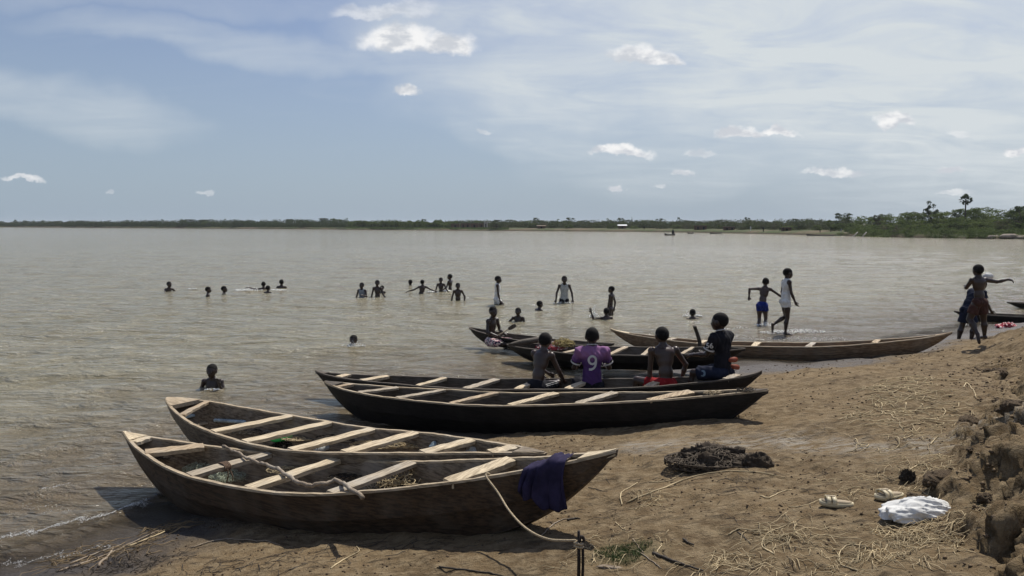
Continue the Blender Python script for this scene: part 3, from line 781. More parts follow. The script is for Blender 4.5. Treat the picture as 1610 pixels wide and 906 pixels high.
# ------------------------------------------------------------------ plank boats
class Boat:
    def __init__(s, name, tips, Yb, Ys, beam, sag, a, q, e, D, mats, label, cat='boat', group=None, thw=(), floor=.05, th=.026, seed=1, dend=.2, flare=(.88, .56), rake=None):
        s.b = atY(*tips[0], Yb); s.s = atY(*tips[1], Ys); s.beam, s.sag, s.a, s.q, s.e, s.D = beam, sag, a, q, e, D
        ax = s.s - s.b; s.L = float(np.hypot(ax[0], ax[1])); s.ang = math.atan2(ax[1], ax[0])
        s.mid = (s.b + s.s) / 2; s.seed = seed; s.floor = floor; s.th = th; s.dend = dend; s.flare = flare; s.rake = rake or dend * .9
        s.root = empty(name, (s.mid[0], s.mid[1], 0), s.ang, label, cat, group)
        hullm, innerm, railm, thm = mats
        T = np.concatenate([np.linspace(0, .12, 14)[:-1], np.linspace(.12, .88, 44)[:-1], np.linspace(.88, 1, 14)])
        prof = [(1.0, 0.0), (.95, .22), (flare[0], .48), (flare[0] * .9, .62), ((flare[0] + flare[1]) / 2 * .97, .78), (flare[1], .95)]
        for side in (-1, 1):
            for k, (i0, i1) in enumerate(((0, 2), (2, 5))):
                rows = []
                for t in T:
                    o_, n_ = [], []
                    for (pw, pd_) in prof[i0:i1 + 1]:
                        y, z = s.sec(t, pw, pd_); lap = .006 * k
                        o_.append((s.X(t), side * max(y - lap, .004), z + (.003 if k else 0)))
                        n_.append((s.X(t), side * max(y - lap - th, .0015), max(z + .004, s.floor * .9)))
                    rows.append(o_ + n_[::-1])
                m_ = len(rows[0]); vs = [v for r in rows for v in r]; fs = []
                for i in range(len(T) - 1):
                    for j in range(m_): fs.append((i * m_ + j, (i + 1) * m_ + j, (i + 1) * m_ + (j + 1) % m_, i * m_ + (j + 1) % m_))
                fs.append(tuple(range(m_))[::-1]); fs.append(tuple((len(T) - 1) * m_ + j for j in range(m_)))
                if side > 0: fs = [f[::-1] for f in fs]
                me = new_mesh('plank', vs, fs, False); me.materials.append(hullm); me.materials.append(innerm)
                half = len(prof[i0:i1 + 1])
                for p in me.polygons:
                    if all((vi % m_) >= half for vi in p.vertices): p.material_index = 1
                link('plank', me, None, s.root)
            # rail along the top edge
            rows = []
            for t in T:
                y, z = s.sec(t, 1, 0); j = .002 * math.sin(t * 61 + side) + .0015 * math.sin(t * 143)
                rows.append([(s.X(t), side * (y + .006), z - .012), (s.X(t), side * (y + .004), z + .006 + j), (s.X(t), side * max(y - th - .004, .001), z + .006 + j), (s.X(t), side * max(y - th - .006, .0008), z - .012)])
            vs = [v for r in rows for v in r]; fs = [tuple(range(4))[::-1], tuple(len(vs) - 4 + j for j in range(4))]
            for i in range(len(T) - 1):
                for j in range(4): fs.append((i * 4 + j, (i + 1) * 4 + j, (i + 1) * 4 + (j + 1) % 4, i * 4 + (j + 1) % 4))
            if side > 0: fs = [f[::-1] for f in fs]
            link('gunwale', new_mesh('gunwale', vs, fs, False), railm, s.root)
        # bottom
        rows = []
        for t in T:
            y, z = s.sec(t, flare[1] * .99, .93); _, zb = s.sec(t, 0, 1.0); r = []
            for f_ in (-1, -.5, 0, .5, 1): r.append((s.X(t), f_ * y, z + (zb - z) * (1 - abs(f_)) - .003))
            for f_ in (1, .5, 0, -.5, -1): r.append((s.X(t), f_ * y * .97, max(z + (zb - z) * (1 - abs(f_)) + .02, s.floor)))
            rows.append(r)
        m_ = 10; vs = [v for r in rows for v in r]; fs = [tuple(range(m_)), tuple(len(vs) - m_ + j for j in range(m_))[::-1]]
        for i in range(len(T) - 1):
            for j in range(m_): fs.append((i * m_ + j, i * m_ + (j + 1) % m_, (i + 1) * m_ + (j + 1) % m_, (i + 1) * m_ + j))
        me = new_mesh('bottom_board', vs, fs, False); me.materials.append(hullm); me.materials.append(innerm)
        for p in me.polygons:
            if all((vi % m_) >= 5 for vi in p.vertices): p.material_index = 1
        link('bottom_board', me, None, s.root)
        s.thm = thm
        for i, t_ in enumerate(thw): s.thwart(*t_)
        g = [(round(t, 2), round(float(s.zk(t)) - gz(*s.world(t, 0, 0)[:2]), 2)) for t in (.3, .5, .6, .7, .8, .88, .93)]
        0 and print('BOAT', name, label[:24], 'L', round(s.L, 2), 'keel-ground', g)

    def X(s, t): return (t - .5) * s.L

    def sn(s, t): return float(np.clip(math.sin(math.pi * min(max(t, 0), 1) ** s.a), 0, 1))

    def zc(s, t): return s.b[2] + (s.s[2] - s.b[2]) * t - s.sag * s.sn(t) ** s.e + .006 * math.sin(t * 17 + s.seed) * s.sn(t)

    def hw(s, t): return max(s.sn(t) ** s.q * s.beam / 2, .018) + .004 * math.sin(t * 23 + s.seed * 2) * s.sn(t)

    def dep(s, t):
        e0 = math.sin(math.pi / 2 * min(t / s.dend, 1)) ** .85; e1 = math.sin(math.pi / 2 * min(max(1 - t, 0) / s.rake, 1)) ** .85
        return max(.035, s.D * min(e0, e1))

    def zk(s, t): return s.zc(t) - s.dep(t)

    def sec(s, t, pw, pd_): return s.hw(t) * pw, s.zc(t) - s.dep(t) * pd_

    def world(s, t, y, z):
        c, n = math.cos(s.ang), math.sin(s.ang); x = s.X(t)
        return Vector((s.mid[0] + c * x - n * y, s.mid[1] + n * x + c * y, z))

    def local(s, t, y, z): return Vector((s.X(t), y, z))

    def t_at(s, px, side):
        """station whose gunwale is seen at this column of the photograph"""
        T = np.linspace(0.02, .98, 400); P = np.array([s.world(t, side * s.hw(t), s.zc(t)) for t in T])
        return float(T[np.argmin(abs(proj(P)[:, 0] - px))])

    def thwart(s, pn, pf, hw_=.055, th=.04, mat=None, dz=0.0, tt=None):
        tn, tf = (s.t_at(pn, -1), s.t_at(pf, 1)) if tt is None else tt
        if abs(tn - tf) * s.L > .5: c = (tn + tf) / 2; tn, tf = c + np.sign(tn - tf) * .25 / s.L, c - np.sign(tn - tf) * .25 / s.L
        r = random.Random(int(pn * 7 + s.seed)); a = s.local(tn, -(s.hw(tn) - .030), s.zc(tn) + .010 + dz); b = s.local(tf, s.hw(tf) - .030, s.zc(tf) + .010 + dz)
        d = (b - a).normalized(); n = Vector((-d.y, d.x, 0)).normalized(); N = 9; vs = []; w0 = hw_ * r.uniform(.72, 1.15); w1 = hw_ * r.uniform(.65, 1.15); th *= r.uniform(.75, 1.05)
        for i in range(N + 1):
            f = i / N; c = a.lerp(b, f); w_ = w0 + (w1 - w0) * f; j1, j2 = r.uniform(-.007, .007), r.uniform(-.007, .007); zt = r.uniform(-.003, .003)
            vs += [c - n * (w_ + j1) + Vector((0, 0, zt - .004)), c - n * (w_ * .86 + j1) + Vector((0, 0, zt)), c + n * (w_ * .86 + j2) + Vector((0, 0, zt + .001)), c + n * (w_ + j2) + Vector((0, 0, zt - .005)), c + n * (w_ * .93 + j2) + Vector((0, 0, -th)), c - n * (w_ * .93 + j1) + Vector((0, 0, -th))]
        fs = [tuple(range(6)), tuple(N * 6 + j for j in range(6))[::-1]]
        for i in range(N):
            for j in range(6): fs.append((i * 6 + j, i * 6 + (j + 1) % 6, (i + 1) * 6 + (j + 1) % 6, (i + 1) * 6 + j))
        return link('thwart', new_mesh('thwart', vs, fs, False), mat or (r.choice([WOOD_THW, WOOD_THW, WOOD_THW2, WOOD_THW3]) if s.thm is WOOD_THWART else s.thm), s.root)

    def deck(s, t0, t1, mat, name='deck_board', dz=.012):
        """short board closing the hull between two stations"""
        vs = []; N = 6
        for i in range(N + 1):
            t = t0 + (t1 - t0) * i / N; w_ = s.hw(t) - .004; z = s.zc(t) + dz
            vs += [s.local(t, -w_, z), s.local(t, w_, z), s.local(t, w_ * .96, z - .045), s.local(t, -w_ * .96, z - .045)]
        fs = [(0, 1, 2, 3), tuple(N * 4 + j for j in (3, 2, 1, 0))]
        for i in range(N):
            for j in range(4): fs.append((i * 4 + j, (i + 1) * 4 + j, (i + 1) * 4 + (j + 1) % 4, i * 4 + (j + 1) % 4))
        return link(name, new_mesh(name, vs, fs, False), mat, s.root)


A = Boat('wooden_boat', ((195, 680), (970, 708)), 7.40, 4.65, .95, .30, .96, .84, .87, .46, (WOOD_BROWN, WOOD_GREY, WOOD_THWART2, WOOD_THWART),
         'nearest brown plank boat with a purple cloth over its pointed landward end', group='wooden boats drawn up on the bank', seed=1, floor=.07, dend=.24, rake=.17, flare=(.90, .60))
A.deck(.0, .045, WOOD_THWART, dz=.014); A.thwart(205, 238, .05); A.thwart(224, 325, .085, .05); A.thwart(292, 428, .06); A.thwart(385, 535, .055); A.thwart(515, 652, .055); A.thwart(700, 806, .062, .045)
A.deck(.955, .999, WOOD_THWART, 'end_block')
A.thwart(905, 905, .05, .03, WOOD_THWART2, tt=(.925, .925))
B = Boat('wooden_boat', ((263, 626), (858, 713)), 8.65, 5.75, 1.0, .17, .84, .84, 1.5, .40, (WOOD_GREY, WOOD_GREY, WOOD_THWART2, WOOD_THWART),
         'second nearest grey plank boat holding a green bottle, drawn up behind the nearest boat', group='wooden boats drawn up on the bank', seed=2, floor=.09, dend=.2)
B.deck(.0, .07, WOOD_THWART2); B.thwart(281, 329, .045)
for pf in (459, 521, 588, 656, 745): B.thwart(0, 0, .055, .05, tt=(max(.1, B.t_at(pf, 1) - .03), B.t_at(pf, 1)))
B.thwart(0, 0, .05, .045, tt=(B.t_at(812, 1) - .02, B.t_at(812, 1))); B.deck(.95, .998, WOOD_GREY, 'end_block')
Cb = Boat('wooden_boat', ((511, 600), (1208, 613)), 10.18, 7.48, .77, .17, .86, .74, .92, .45, (WOOD_DARK, WOOD_DARKIN, WOOD_THWART2, WOOD_THWART),
          'long blackened plank boat in front of the seated boys, without anyone in it', group='wooden boats drawn up on the bank', seed=3, floor=.08, dend=.17)
for pn, pf in ((528, 556), (562, 627), (623, 701), (705, 782), (800, 876), (905, 968)): Cb.thwart(pn, pf, .05)
Cb.thwart(1019, 1087, .07, .03); Cb.deck(.96, .999, WOOD_DARKIN, 'end_block'); Cb.deck(0, .04, WOOD_DARKIN)
D = Boat('wooden_boat', ((497, 583), (1198, 583)), 11.01, 8.43, .74, .18, 1.11, .59, .51, .42, (WOOD_DARK, WOOD_DARKIN, WOOD_DARKIN, WOOD_THWART),
         'long black boat with the four boys sitting on it', group='wooden boats drawn up on the bank', seed=4, floor=.08, dend=.17)
for pn, pf in ((530, 548), (566, 612), (655, 701), (731, 782), (811, 850), (890, 930), (1018, 1042), (1140, 1160)): D.thwart(pn, pf, .058)
D.deck(.965, .999, WOOD_DARKIN, 'end_block'); D.deck(0, .03, WOOD_DARKIN)
E_ = Boat('wooden_boat', ((797, 541), (1172, 548)), 13.91, 12.01, .98, .09, .99, .54, 1.08, .30, (WOOD_DARK, WOOD_DARKIN, WOOD_DARKIN, WOOD_THWART2),
          'broad dark boat afloat behind the seated boys with red netting inside', group='dark boats afloat in the shallows', seed=5, floor=.06, dend=.2)
for pn, pf in ((885, 930), (955, 985), (1010, 1026), (1070, 1090)): E_.thwart(pn, pf, .045)
F_ = Boat('wooden_boat', ((960, 517), (1497, 522)), 15.35, 13.78, .60, .29, .98, .75, .69, .34, (WOOD_LIGHT, WOOD_LIGHT, WOOD_THWART2, WOOD_THWART),
          'long light brown boat farthest along the bank, lying empty at the water edge', group='wooden boats drawn up on the bank', seed=6, floor=.05, dend=.16)
for pn, pf in ((1050, 1060), (1098, 1110), (1185, 1192), (1270, 1278), (1375, 1380)): F_.thwart(pn, pf, .055)
F_.deck(0, .06, WOOD_THWART); F_.deck(.955, .999, WOOD_LIGHT, 'end_block')
E1 = Boat('dugout_canoe', ((738, 515), (965, 540)), 15.6, 13.75, .62, .10, 1.0, .6, .8, .24, (WOOD_DARK, WOOD_DARKIN, WOOD_DARKIN, WOOD_THWART2),
          'small dark canoe with the boy holding a paddle', 'canoe', 'dark boats afloat in the shallows', seed=7, floor=.04, dend=.18)
H1 = Boat('dugout_canoe', ((1500, 489), (1790, 500)), 20.3, 18.6, .7, .07, 1, .6, .8, .28, (WOOD_DARK, WOOD_DARKIN, WOOD_DARKIN, WOOD_THWART2),
          'dark canoe behind the running child, cut by the right edge', 'canoe', 'dark boats afloat in the shallows', seed=8, floor=.04, dend=.18)
H2 = Boat('dugout_canoe', ((1583, 475), (1800, 478)), 23.0, 22.0, .6, .05, 1, .6, .8, .2, (WOOD_DARK, WOOD_DARKIN, WOOD_DARKIN, WOOD_THWART2),
          'farther thin dark canoe tip at the right edge above the other canoe', 'canoe', 'dark boats afloat in the shallows', seed=9, floor=.03, dend=.18)
# small boats across the river
def farboat(x0, x1, yb, h, label, mat=WOOD_DARK, name='distant_boat'):
    Y = CH * F / (yb - 352); a = (x0 - 805) / F * Y; b_ = (x1 - 805) / F * Y; hh_ = h / F * Y
    r = empty(name, ((a + b_) / 2, Y, 0), 0, label, 'boat', 'boats on the far side of the river'); L = b_ - a; rows = []
    for i in range(13):
        t = i / 12; w_ = .55 * math.sin(math.pi * min(max(t, .02), .98)) ** .6; z = hh_ * (.6 + 1.6 * (abs(t - .5) * 2) ** 3 * .5)
        rows.append([((t - .5) * L, -w_, z), ((t - .5) * L * .93, -w_ * .5, -.1), ((t - .5) * L * .93, w_ * .5, -.1), ((t - .5) * L, w_, z), ((t - .5) * L * .97, 0, z * .5)])
    vs = [v for r_ in rows for v in r_]; fs = []
    for i in range(12):
        for j in range(5): fs.append((i * 5 + j, (i + 1) * 5 + j, (i + 1) * 5 + (j + 1) % 5, i * 5 + (j + 1) % 5))
    link('hull', new_mesh('hull', vs, fs), mat, r); return r


farboat(1044, 1061, 370.2, 3.0, 'tiny dark motor boat alone on the open water near the far bank')
farboat(1115, 1134, 367.8, 2, 'thin dark boat moored at the left of the far landing place'); farboat(1266, 1330, 370.8, 2.2, 'longest dark boat moored along the far landing place'); farboat(1080, 1090, 367.6, 2, 'short boat with a white load moored on the far bank')
for i, (px, lb) in enumerate(((1343, 'left of the two slanting poles in the water by the wood'), (1357, 'right of the two slanting poles in the water by the wood'))):
    Y = CH * F / (372.5 - 352); a = Vector(((px - 4 - 805) / F * Y, Y, -.2)); b_ = Vector(((px + 4 - 805) / F * Y, Y, .95)); v, f = tube([a, b_], .11, 6); tag(link('leaning_pole', new_mesh('leaning_pole', v, f), PALEW), lb, 'pole', 'slanting poles in the far shallows')

# ------------------------------------------------------------------ people
def surfnets(Fd, org, h):
    ins = Fd < 0; nx, ny, nz = Fd.shape
    cs = [(0, 0, 0), (1, 0, 0), (0, 1, 0), (1, 1, 0), (0, 0, 1), (1, 0, 1), (0, 1, 1), (1, 1, 1)]
    cnt = sum(ins[a:nx - 1 + a, b:ny - 1 + b, c:nz - 1 + c].astype(np.int8) for a, b, c in cs)
    act = (cnt > 0) & (cnt < 8); idx = np.argwhere(act)
    vals = np.stack([Fd[idx[:, 0] + a, idx[:, 1] + b, idx[:, 2] + c] for a, b, c in cs], 1); cor = np.array(cs, float)
    acc = np.zeros((len(idx), 3)); n = np.zeros(len(idx))
    for i in range(8):
        for j in range(i + 1, 8):
            if abs(cor[i] - cor[j]).sum() != 1: continue
            vi, vj = vals[:, i], vals[:, j]; m_ = (vi < 0) != (vj < 0); t = np.where(m_, vi / np.where(m_, vi - vj, 1), 0)
            acc += np.where(m_[:, None], cor[i] + t[:, None] * (cor[j] - cor[i]), 0); n += m_
    V_ = (idx + acc / n[:, None]) * h + org
    vid = np.full(act.shape, -1, np.int64); vid[act] = np.arange(len(idx)); Q = []
    for ax in range(3):
        sl0 = [slice(None)] * 3; sl1 = [slice(None)] * 3; sl0[ax] = slice(0, -1); sl1[ax] = slice(1, None)
        a = ins[tuple(sl0)]; b_ = ins[tuple(sl1)]; e = np.argwhere(a != b_); o1, o2 = [k for k in range(3) if k != ax]
        e = e[(e[:, o1] > 0) & (e[:, o2] > 0) & (e[:, o1] < Fd.shape[o1] - 1) & (e[:, o2] < Fd.shape[o2] - 1)]
        if not len(e): continue
        d1 = np.zeros(3, int); d1[o1] = 1; d2 = np.zeros(3, int); d2[o2] = 1
        q = np.stack([vid[tuple((e - k).T)] for k in (d1 + d2, d2, d1 * 0, d1)], 1)
        s_ = a[tuple(e.T)]; flip = s_ if ax != 1 else ~s_; q[~flip] = q[~flip][:, ::-1]; Q.append(q)
    return V_, np.concatenate(Q)


def evalf(prims, h, k):
    lo = np.full(3, 1e9); hi = -lo
    for p in prims:
        if p[0] == 'e': r = max(p[3]); pts = [p[1]]
        else: r = max(p[3], p[4]); pts = [p[1], p[2]]
        for q in pts: lo = np.minimum(lo, q - r); hi = np.maximum(hi, q + r)
    lo -= 3 * h; hi += 3 * h; n = np.ceil((hi - lo) / h).astype(int) + 1; Fd = np.full(n, .2, np.float32)
    for p in prims:
        if p[0] == 'e': r = max(p[3]) + .035; a = p[1] - r; b_ = p[1] + r
        else: r = max(p[3], p[4]) + .035; a = np.minimum(p[1], p[2]) - r; b_ = np.maximum(p[1], p[2]) + r
        i0 = np.maximum(np.floor((a - lo) / h).astype(int), 0); i1 = np.minimum(np.ceil((b_ - lo) / h).astype(int) + 1, n)
        g = np.stack(np.meshgrid(*[lo[c] + h * np.arange(i0[c], i1[c]) for c in range(3)], indexing='ij'), -1).astype(np.float32)
        if p[0] == 'e':
            q = (g - p[1]) @ p[2].T; k0 = np.linalg.norm(q / p[3], axis=-1); k1 = np.linalg.norm(q / p[3] ** 2, axis=-1); d = k0 * (k0 - 1) / np.maximum(k1, 1e-6)
        else:
            ba = p[2] - p[1]; L2 = float(ba @ ba) + 1e-12; t = np.clip(((g - p[1]) @ ba) / L2, 0, 1)
            d = np.linalg.norm(g - p[1] - t[..., None] * ba, axis=-1) - (p[3] + (p[4] - p[3]) * t)
            if p[0] == 'f':                        # flat ended
                s_ = ((g - p[1]) @ ba) / math.sqrt(L2); d = np.maximum(d, np.maximum(-s_ - .02, s_ - math.sqrt(L2) + p[4]))
        sl_ = tuple(slice(i0[c], i1[c]) for c in range(3)); o = Fd[sl_]; kk = k if len(p) < 6 else p[5]
        hh_ = np.maximum(kk - np.abs(o - d), 0) / kk; Fd[sl_] = np.minimum(o, d) - hh_ * hh_ * kk * .25
    return Fd, lo, n


def norm(v): v = np.asarray(v, float); return v / np.linalg.norm(v)


def frame(fwd, up):
    f = norm(fwd); r = norm(np.cross(f, up)); u = np.cross(r, f); return np.stack([r, f, u])     # rows: right, forward, up


HANG = ((.16, .02, -1), (.05, .18, -1))
STANDL = ((.03, .02, -1), (0, -.02, -1))
NP = 0


def person(label, px, ytop, Y, S=1.35, yaw=0, torso=(0, 0, 1), up2=None, head=(0, 0, 1), hyaw=0, armR=HANG, armL=HANG, legR=STANDL, legL=STANDL, wear=(), vox=.011, foot=None, skin=SKIN, legs=True,
           curl=.5, group=None, hand_spread=.0, slim=1.0, wide=1.0, fat=1.0, hs=1.04):
    X = np.array([1., 0, 0])

    def build(S):
        t1 = norm(torso); t2 = norm(up2 if up2 is not None else torso); J = {}
        J['hip'] = np.zeros(3); J['mid'] = t1 * .15 * S; J['sc'] = J['mid'] + t2 * .155 * S; J['nb'] = J['sc'] + t2 * .015 * S
        hd = norm(head); hf = np.array([-math.sin(hyaw), math.cos(hyaw), 0]); Hf = frame(hf - hd * (hf @ hd), hd); J['Hf'] = Hf; J['hc'] = J['nb'] + norm(hd + .5 * t2) * .100 * S + Hf[1] * .012 * S
        J['top'] = J['hc'] + hd * .078 * S
        for sd, a, l in ((1, armR, legR), (-1, armL, legL)):
            n = 'R' if sd > 0 else 'L'; m_ = np.array([sd, 1, 1.])
            sh = J['sc'] + X * sd * .098 * S * wide - t2 * .012 * S; el = sh + norm(np.array(a[0]) * m_) * .165 * S; wr = el + norm(np.array(a[1]) * m_) * .140 * S
            hp = X * sd * .046 * S - t1 * .015 * S; kn = hp + norm(np.array(l[0]) * m_) * .235 * S; an = kn + norm(np.array(l[1]) * m_) * .225 * S
            ft = norm(np.array(l[2]) * m_) if len(l) > 2 else norm(np.array([.12 * sd, 1, -.12]))
            J['sh' + n], J['el' + n], J['wr' + n], J['hp' + n], J['kn' + n], J['an' + n], J['ft' + n] = sh, el, wr, hp, kn, an, ft
            J['fd' + n] = norm(np.array(a[2]) * m_) if len(a) > 2 else norm(wr - el)
        return J
    J = build(1.0)
    if foot is not None:
        low = min(J['anR'][2], J['anL'][2]) - .045; S = (float(atY(px, ytop, Y)[2]) - foot) / (J['top'][2] - low)
    J = build(S); c_, s_ = math.cos(yaw), math.sin(yaw); Rz = np.array([[c_, -s_, 0], [s_, c_, 0], [0, 0, 1.]])
    off = atY(px, ytop, Y) - Rz @ J['top']
    tw = lambda p: Rz @ p + off
    t1, t2 = norm(torso), norm(up2 if up2 is not None else torso); Hf = J['Hf']
    Tf = frame(np.cross(t2, X), t2) if abs(t2[0]) < .9 else np.eye(3)
    Tf = np.stack([X, norm(np.cross(t2, X)), t2]); Tl = np.stack([X, norm(np.cross(t1, X)), t1])
    wid = slim; P = []
    def e(c, fr, r, k=None): P.append(('e', Rz @ c + off, fr @ Rz.T, np.array(r) * S, *([k * S] if k else [])))
    def c(a, b, r0, r1, k=None): P.append(('c', Rz @ a + off, Rz @ b + off, r0 * S * fat, r1 * S * fat, *([k * S] if k else [])))
    e(J['hip'] + t1 * .012 * S, Tl, (.074 * wid, .052, .058)); e(t1 * .10 * S, Tl, (.064 * wid, .044, .085)); e(J['mid'] + t2 * .075 * S, Tf, (.078 * wid, .050, .098))
    e(J['mid'] + t2 * .115 * S + Tf[1] * -.012 * S, Tf, (.084 * wid * wide, .042, .055))
    c(J['nb'] + t2 * .018 * S, (J['shR'] + J['shL']) / 2 + X * .055 * S + t2 * .012 * S, .027, .024); c(J['nb'] + t2 * .018 * S, (J['shR'] + J['shL']) / 2 - X * .055 * S + t2 * .012 * S, .027, .024)
    c(J['nb'] - t2 * .01 * S, J['hc'] - Hf[2] * .02 * S - Hf[1] * .012 * S, .029, .027)
    # head
    e(J['hc'] + Hf[2] * .014 * S - Hf[1] * .008 * S, Hf, (.0545 * hs, .0680 * hs, .0625 * hs)); e(J['hc'] - Hf[2] * .012 * S + Hf[1] * .018 * S, Hf, (.045 * hs, .044 * hs, .056 * hs), .012)
    c(J['hc'] - Hf[2] * .050 * S + Hf[1] * .030 * S, J['hc'] - Hf[2] * .055 * S + Hf[1] * .042 * S, .026, .018, .012)
    c(J['hc'] - Hf[2] * .002 * S + Hf[1] * .062 * S, J['hc'] - Hf[2] * .018 * S + Hf[1] * .068 * S, .006, .0115, .008)
    e(J['hc'] - Hf[2] * .036 * S + Hf[1] * .058 * S, Hf, (.017, .010, .009), .006)
    for sd in (1, -1): e(J['hc'] + X * 0 + Hf[0] * sd * .055 * S - Hf[2] * .006 * S - Hf[1] * .004 * S, Hf, (.007, .013, .020), .004)
    hands = []
    for n, sd in (('R', 1), ('L', -1)):
        e(J['sh' + n], np.eye(3), (.032, .032, .034)); c(J['sh' + n], J['el' + n], .0265, .0205, .012); c(J['el' + n], J['el' + n] * .6 + J['wr' + n] * .4, .0205, .0215, .010); c(J['el' + n] * .6 + J['wr' + n] * .4, J['wr' + n], .0215, .0135, .010)
        fd = J['fd' + n]; nrm = norm(np.cross(fd, X * sd) if abs(fd[0]) < .95 else np.array([0, 0, 1.])); nrm = norm(nrm + .5 * X * sd * (1 if abs(fd[0]) < .7 else 0)); nrm = norm(nrm - fd * (nrm @ fd)); lat = np.cross(fd, nrm)
        pc = J['wr' + n] + fd * .034 * S; e(pc, np.stack([lat, fd, nrm]), (.0235, .034, .0115), .010); hands.append((J['wr' + n], fd, nrm, lat, sd))
        if legs:
            h_, k_, a_ = J['hp' + n], J['kn' + n], J['an' + n]; sh_ = norm(a_ - k_); bk = np.cross(sh_, X); bk = -bk if bk[1] > 0 else bk
            c(h_, h_ * .5 + k_ * .5, .050, .045); c(h_ * .5 + k_ * .5, k_, .045, .031, .014); e(J['hp' + n] - Tl[1] * .028 * S, Tl, (.044, .040, .044))
            c(k_, k_ * .65 + a_ * .35 + bk * .008 * S, .030, .033, .012); c(k_ * .65 + a_ * .35 + bk * .008 * S, a_, .033, .0175, .012)
            ft = J['ft' + n]; hl = a_ + sh_ * .020 * S - ft * .018 * S; c(hl, a_ + ft * .055 * S + sh_ * .022 * S, .0205, .019, .012); e(a_ + ft * .082 * S + sh_ * .028 * S, frame(ft, -sh_), (.027, .036, .012), .012)
    Fd, lo, n_ = evalf(P, vox, .016 * S); V_, Q = surfnets(Fd, lo, vox)
    root_z = foot if foot is not None else 0.0; hipw = tw(J['hip']); base = np.array([hipw[0], hipw[1], min(hipw[2] - .02, 0 if foot is None else foot)])
    if foot is None and not legs: base[2] = hipw[2] - .06
    V_ = V_ - base
    # fingers: four of unequal length with two bends, and a thumb from the side of the palm
    fv, ff = [], []
    for (wr, fd, nrm, lat, sd) in hands:
        pn = -nrm
        for q, (o, L, cr) in enumerate(((-.0155, .040, .9), (-.005, .046, 1.0), (.0055, .043, 1.1), (.0150, .034, 1.2))):
            p0 = wr + fd * .050 * S + lat * o * S; d = norm(fd + lat * (o * 9 * hand_spread)); pts = [p0]; cu = curl * cr
            for i, fl in enumerate((.2, .45, .35)):
                an = cu * (i * .8 + .35); dd = norm(d * math.cos(an) + pn * math.sin(an)); pts.append(pts[-1] + dd * L * (fl + .05) * S * 1.15)
            v, f = tube([Rz @ p + off - base for p in pts], [.0068 * S, .0064 * S, .0058 * S, .0046 * S], 6); f = [tuple(i + len(fv) for i in g) for g in f]; fv += v; ff += f
        sd_ = 1 if (lat @ np.array([0, 1, 0]) > 0 or abs(lat[1]) < .2) else -1
        pts = [wr + fd * .014 * S + lat * sd_ * .016 * S, wr + fd * .036 * S + lat * sd_ * .034 * S + pn * .006 * S, wr + fd * .056 * S + lat * sd_ * .037 * S + pn * .012 * S]
        v, f = tube([Rz @ p + off - base for p in pts], [.0092 * S, .0078 * S, .0056 * S], 6); f = [tuple(i + len(fv) for i in g) for g in f]; fv += v; ff += f
    nv = len(V_); allv = [tuple(v) for v in V_] + fv; allf = [tuple(q) for q in Q] + [tuple(i + nv for i in f) for f in ff]
    root = empty('person', base, 0, label, 'person', group); link('body', new_mesh('body', allv, allf), skin, root)
    # hair: close cap over the skull
    hp_ = [('e', tw(J['hc'] + Hf[2] * .016 * S - Hf[1] * .010 * S), Hf @ Rz.T, np.array((.0560, .0692, .0636)) * S * hs)]
    Fh, lo, n_ = evalf(hp_, vox * .8, .01); gx = np.stack(np.meshgrid(*[lo[i] + vox * .8 * np.arange(n_[i]) for i in range(3)], indexing='ij'), -1)
    lc = (gx - tw(J['hc'])) @ (Hf @ Rz.T).T / S; cut = np.maximum(-(lc[..., 2] - .012 - np.clip(lc[..., 1], -.075, .05) * .80 + .012) * S, -.5)
    Vh, Qh = surfnets(np.maximum(Fh, cut).astype(np.float32), lo, vox * .8); link('hair', new_mesh('hair', Vh - base, Qh), HAIR, root)
    for sd in (1, -1):
        ec = tw(J['hc'] + Hf[0] * sd * .0205 * S - Hf[2] * .001 * S + Hf[1] * .0535 * S) - base; v, f = lump(.0085 * S, .0075 * S, .006 * S, 1, 5, 0, 2); link('eye', new_mesh('eye', [Vector(q) + Vector(ec) for q in v], f), WHITE, root)
    J['w'] = tw; J['S'] = S; J['base'] = base; J['root'] = root; J['Rz'] = Rz; J['off'] = off
    # clothing
    for wv in wear:
        kind, mat = wv[0], wv[1]; opt = wv[2] if len(wv) > 2 else {}; Q_ = []
        def e2(cn, fr, r, k=None): Q_.append(('e', tw(cn), fr @ Rz.T, np.array(r) * S))
        def f2(a, b, r0, r1): Q_.append(('f', tw(a), tw(b), r0 * S, r1 * S))
        if kind == 'shorts':
            ln = opt.get('len', .6); fl = opt.get('flare', .064)
            e2(t1 * .010 * S, Tl, (.087 * wid, .065, .062))
            for n in 'RL':
                h_, k_ = J['hp' + n], J['kn' + n]; e2(h_ - Tl[1] * .026 * S, Tl, (.054, .050, .052)); f2(h_, h_ + (k_ - h_) * (ln + fl / .235 * .9), .058, fl)
            planes = [(t1 * .055 * S, t1)]; holes = []
        elif kind in ('shirt', 'tank', 'longtank'):
            lo_ = {'shirt': -.035, 'tank': .0, 'longtank': -.10}[kind]; lo_ = opt.get('low', lo_)
            e2(J['hip'] + t1 * .005 * S, Tl, (.088 * wid, .066, .09 if lo_ > -.05 else .15)); e2(t1 * .10 * S, Tl, (.080 * wid, .060, .10)); e2(J['mid'] + t2 * .075 * S, Tf, (.090 * wid, .062, .110)); e2(J['mid'] + t2 * .115 * S - Tf[1] * .012 * S, Tf, (.094 * wid * wide, .054, .066))
            cs_ = (J['shR'] + J['shL']) / 2
            for sg in (1, -1): Q_.append(('c', tw(cs_ + t2 * .022 * S), tw(cs_ + X * sg * .062 * S * wide + t2 * .010 * S), .036 * S, .033 * S))
            holes = [(J['nb'] + t2 * .060 * S + Tf[1] * .012 * S, .048 * S)]
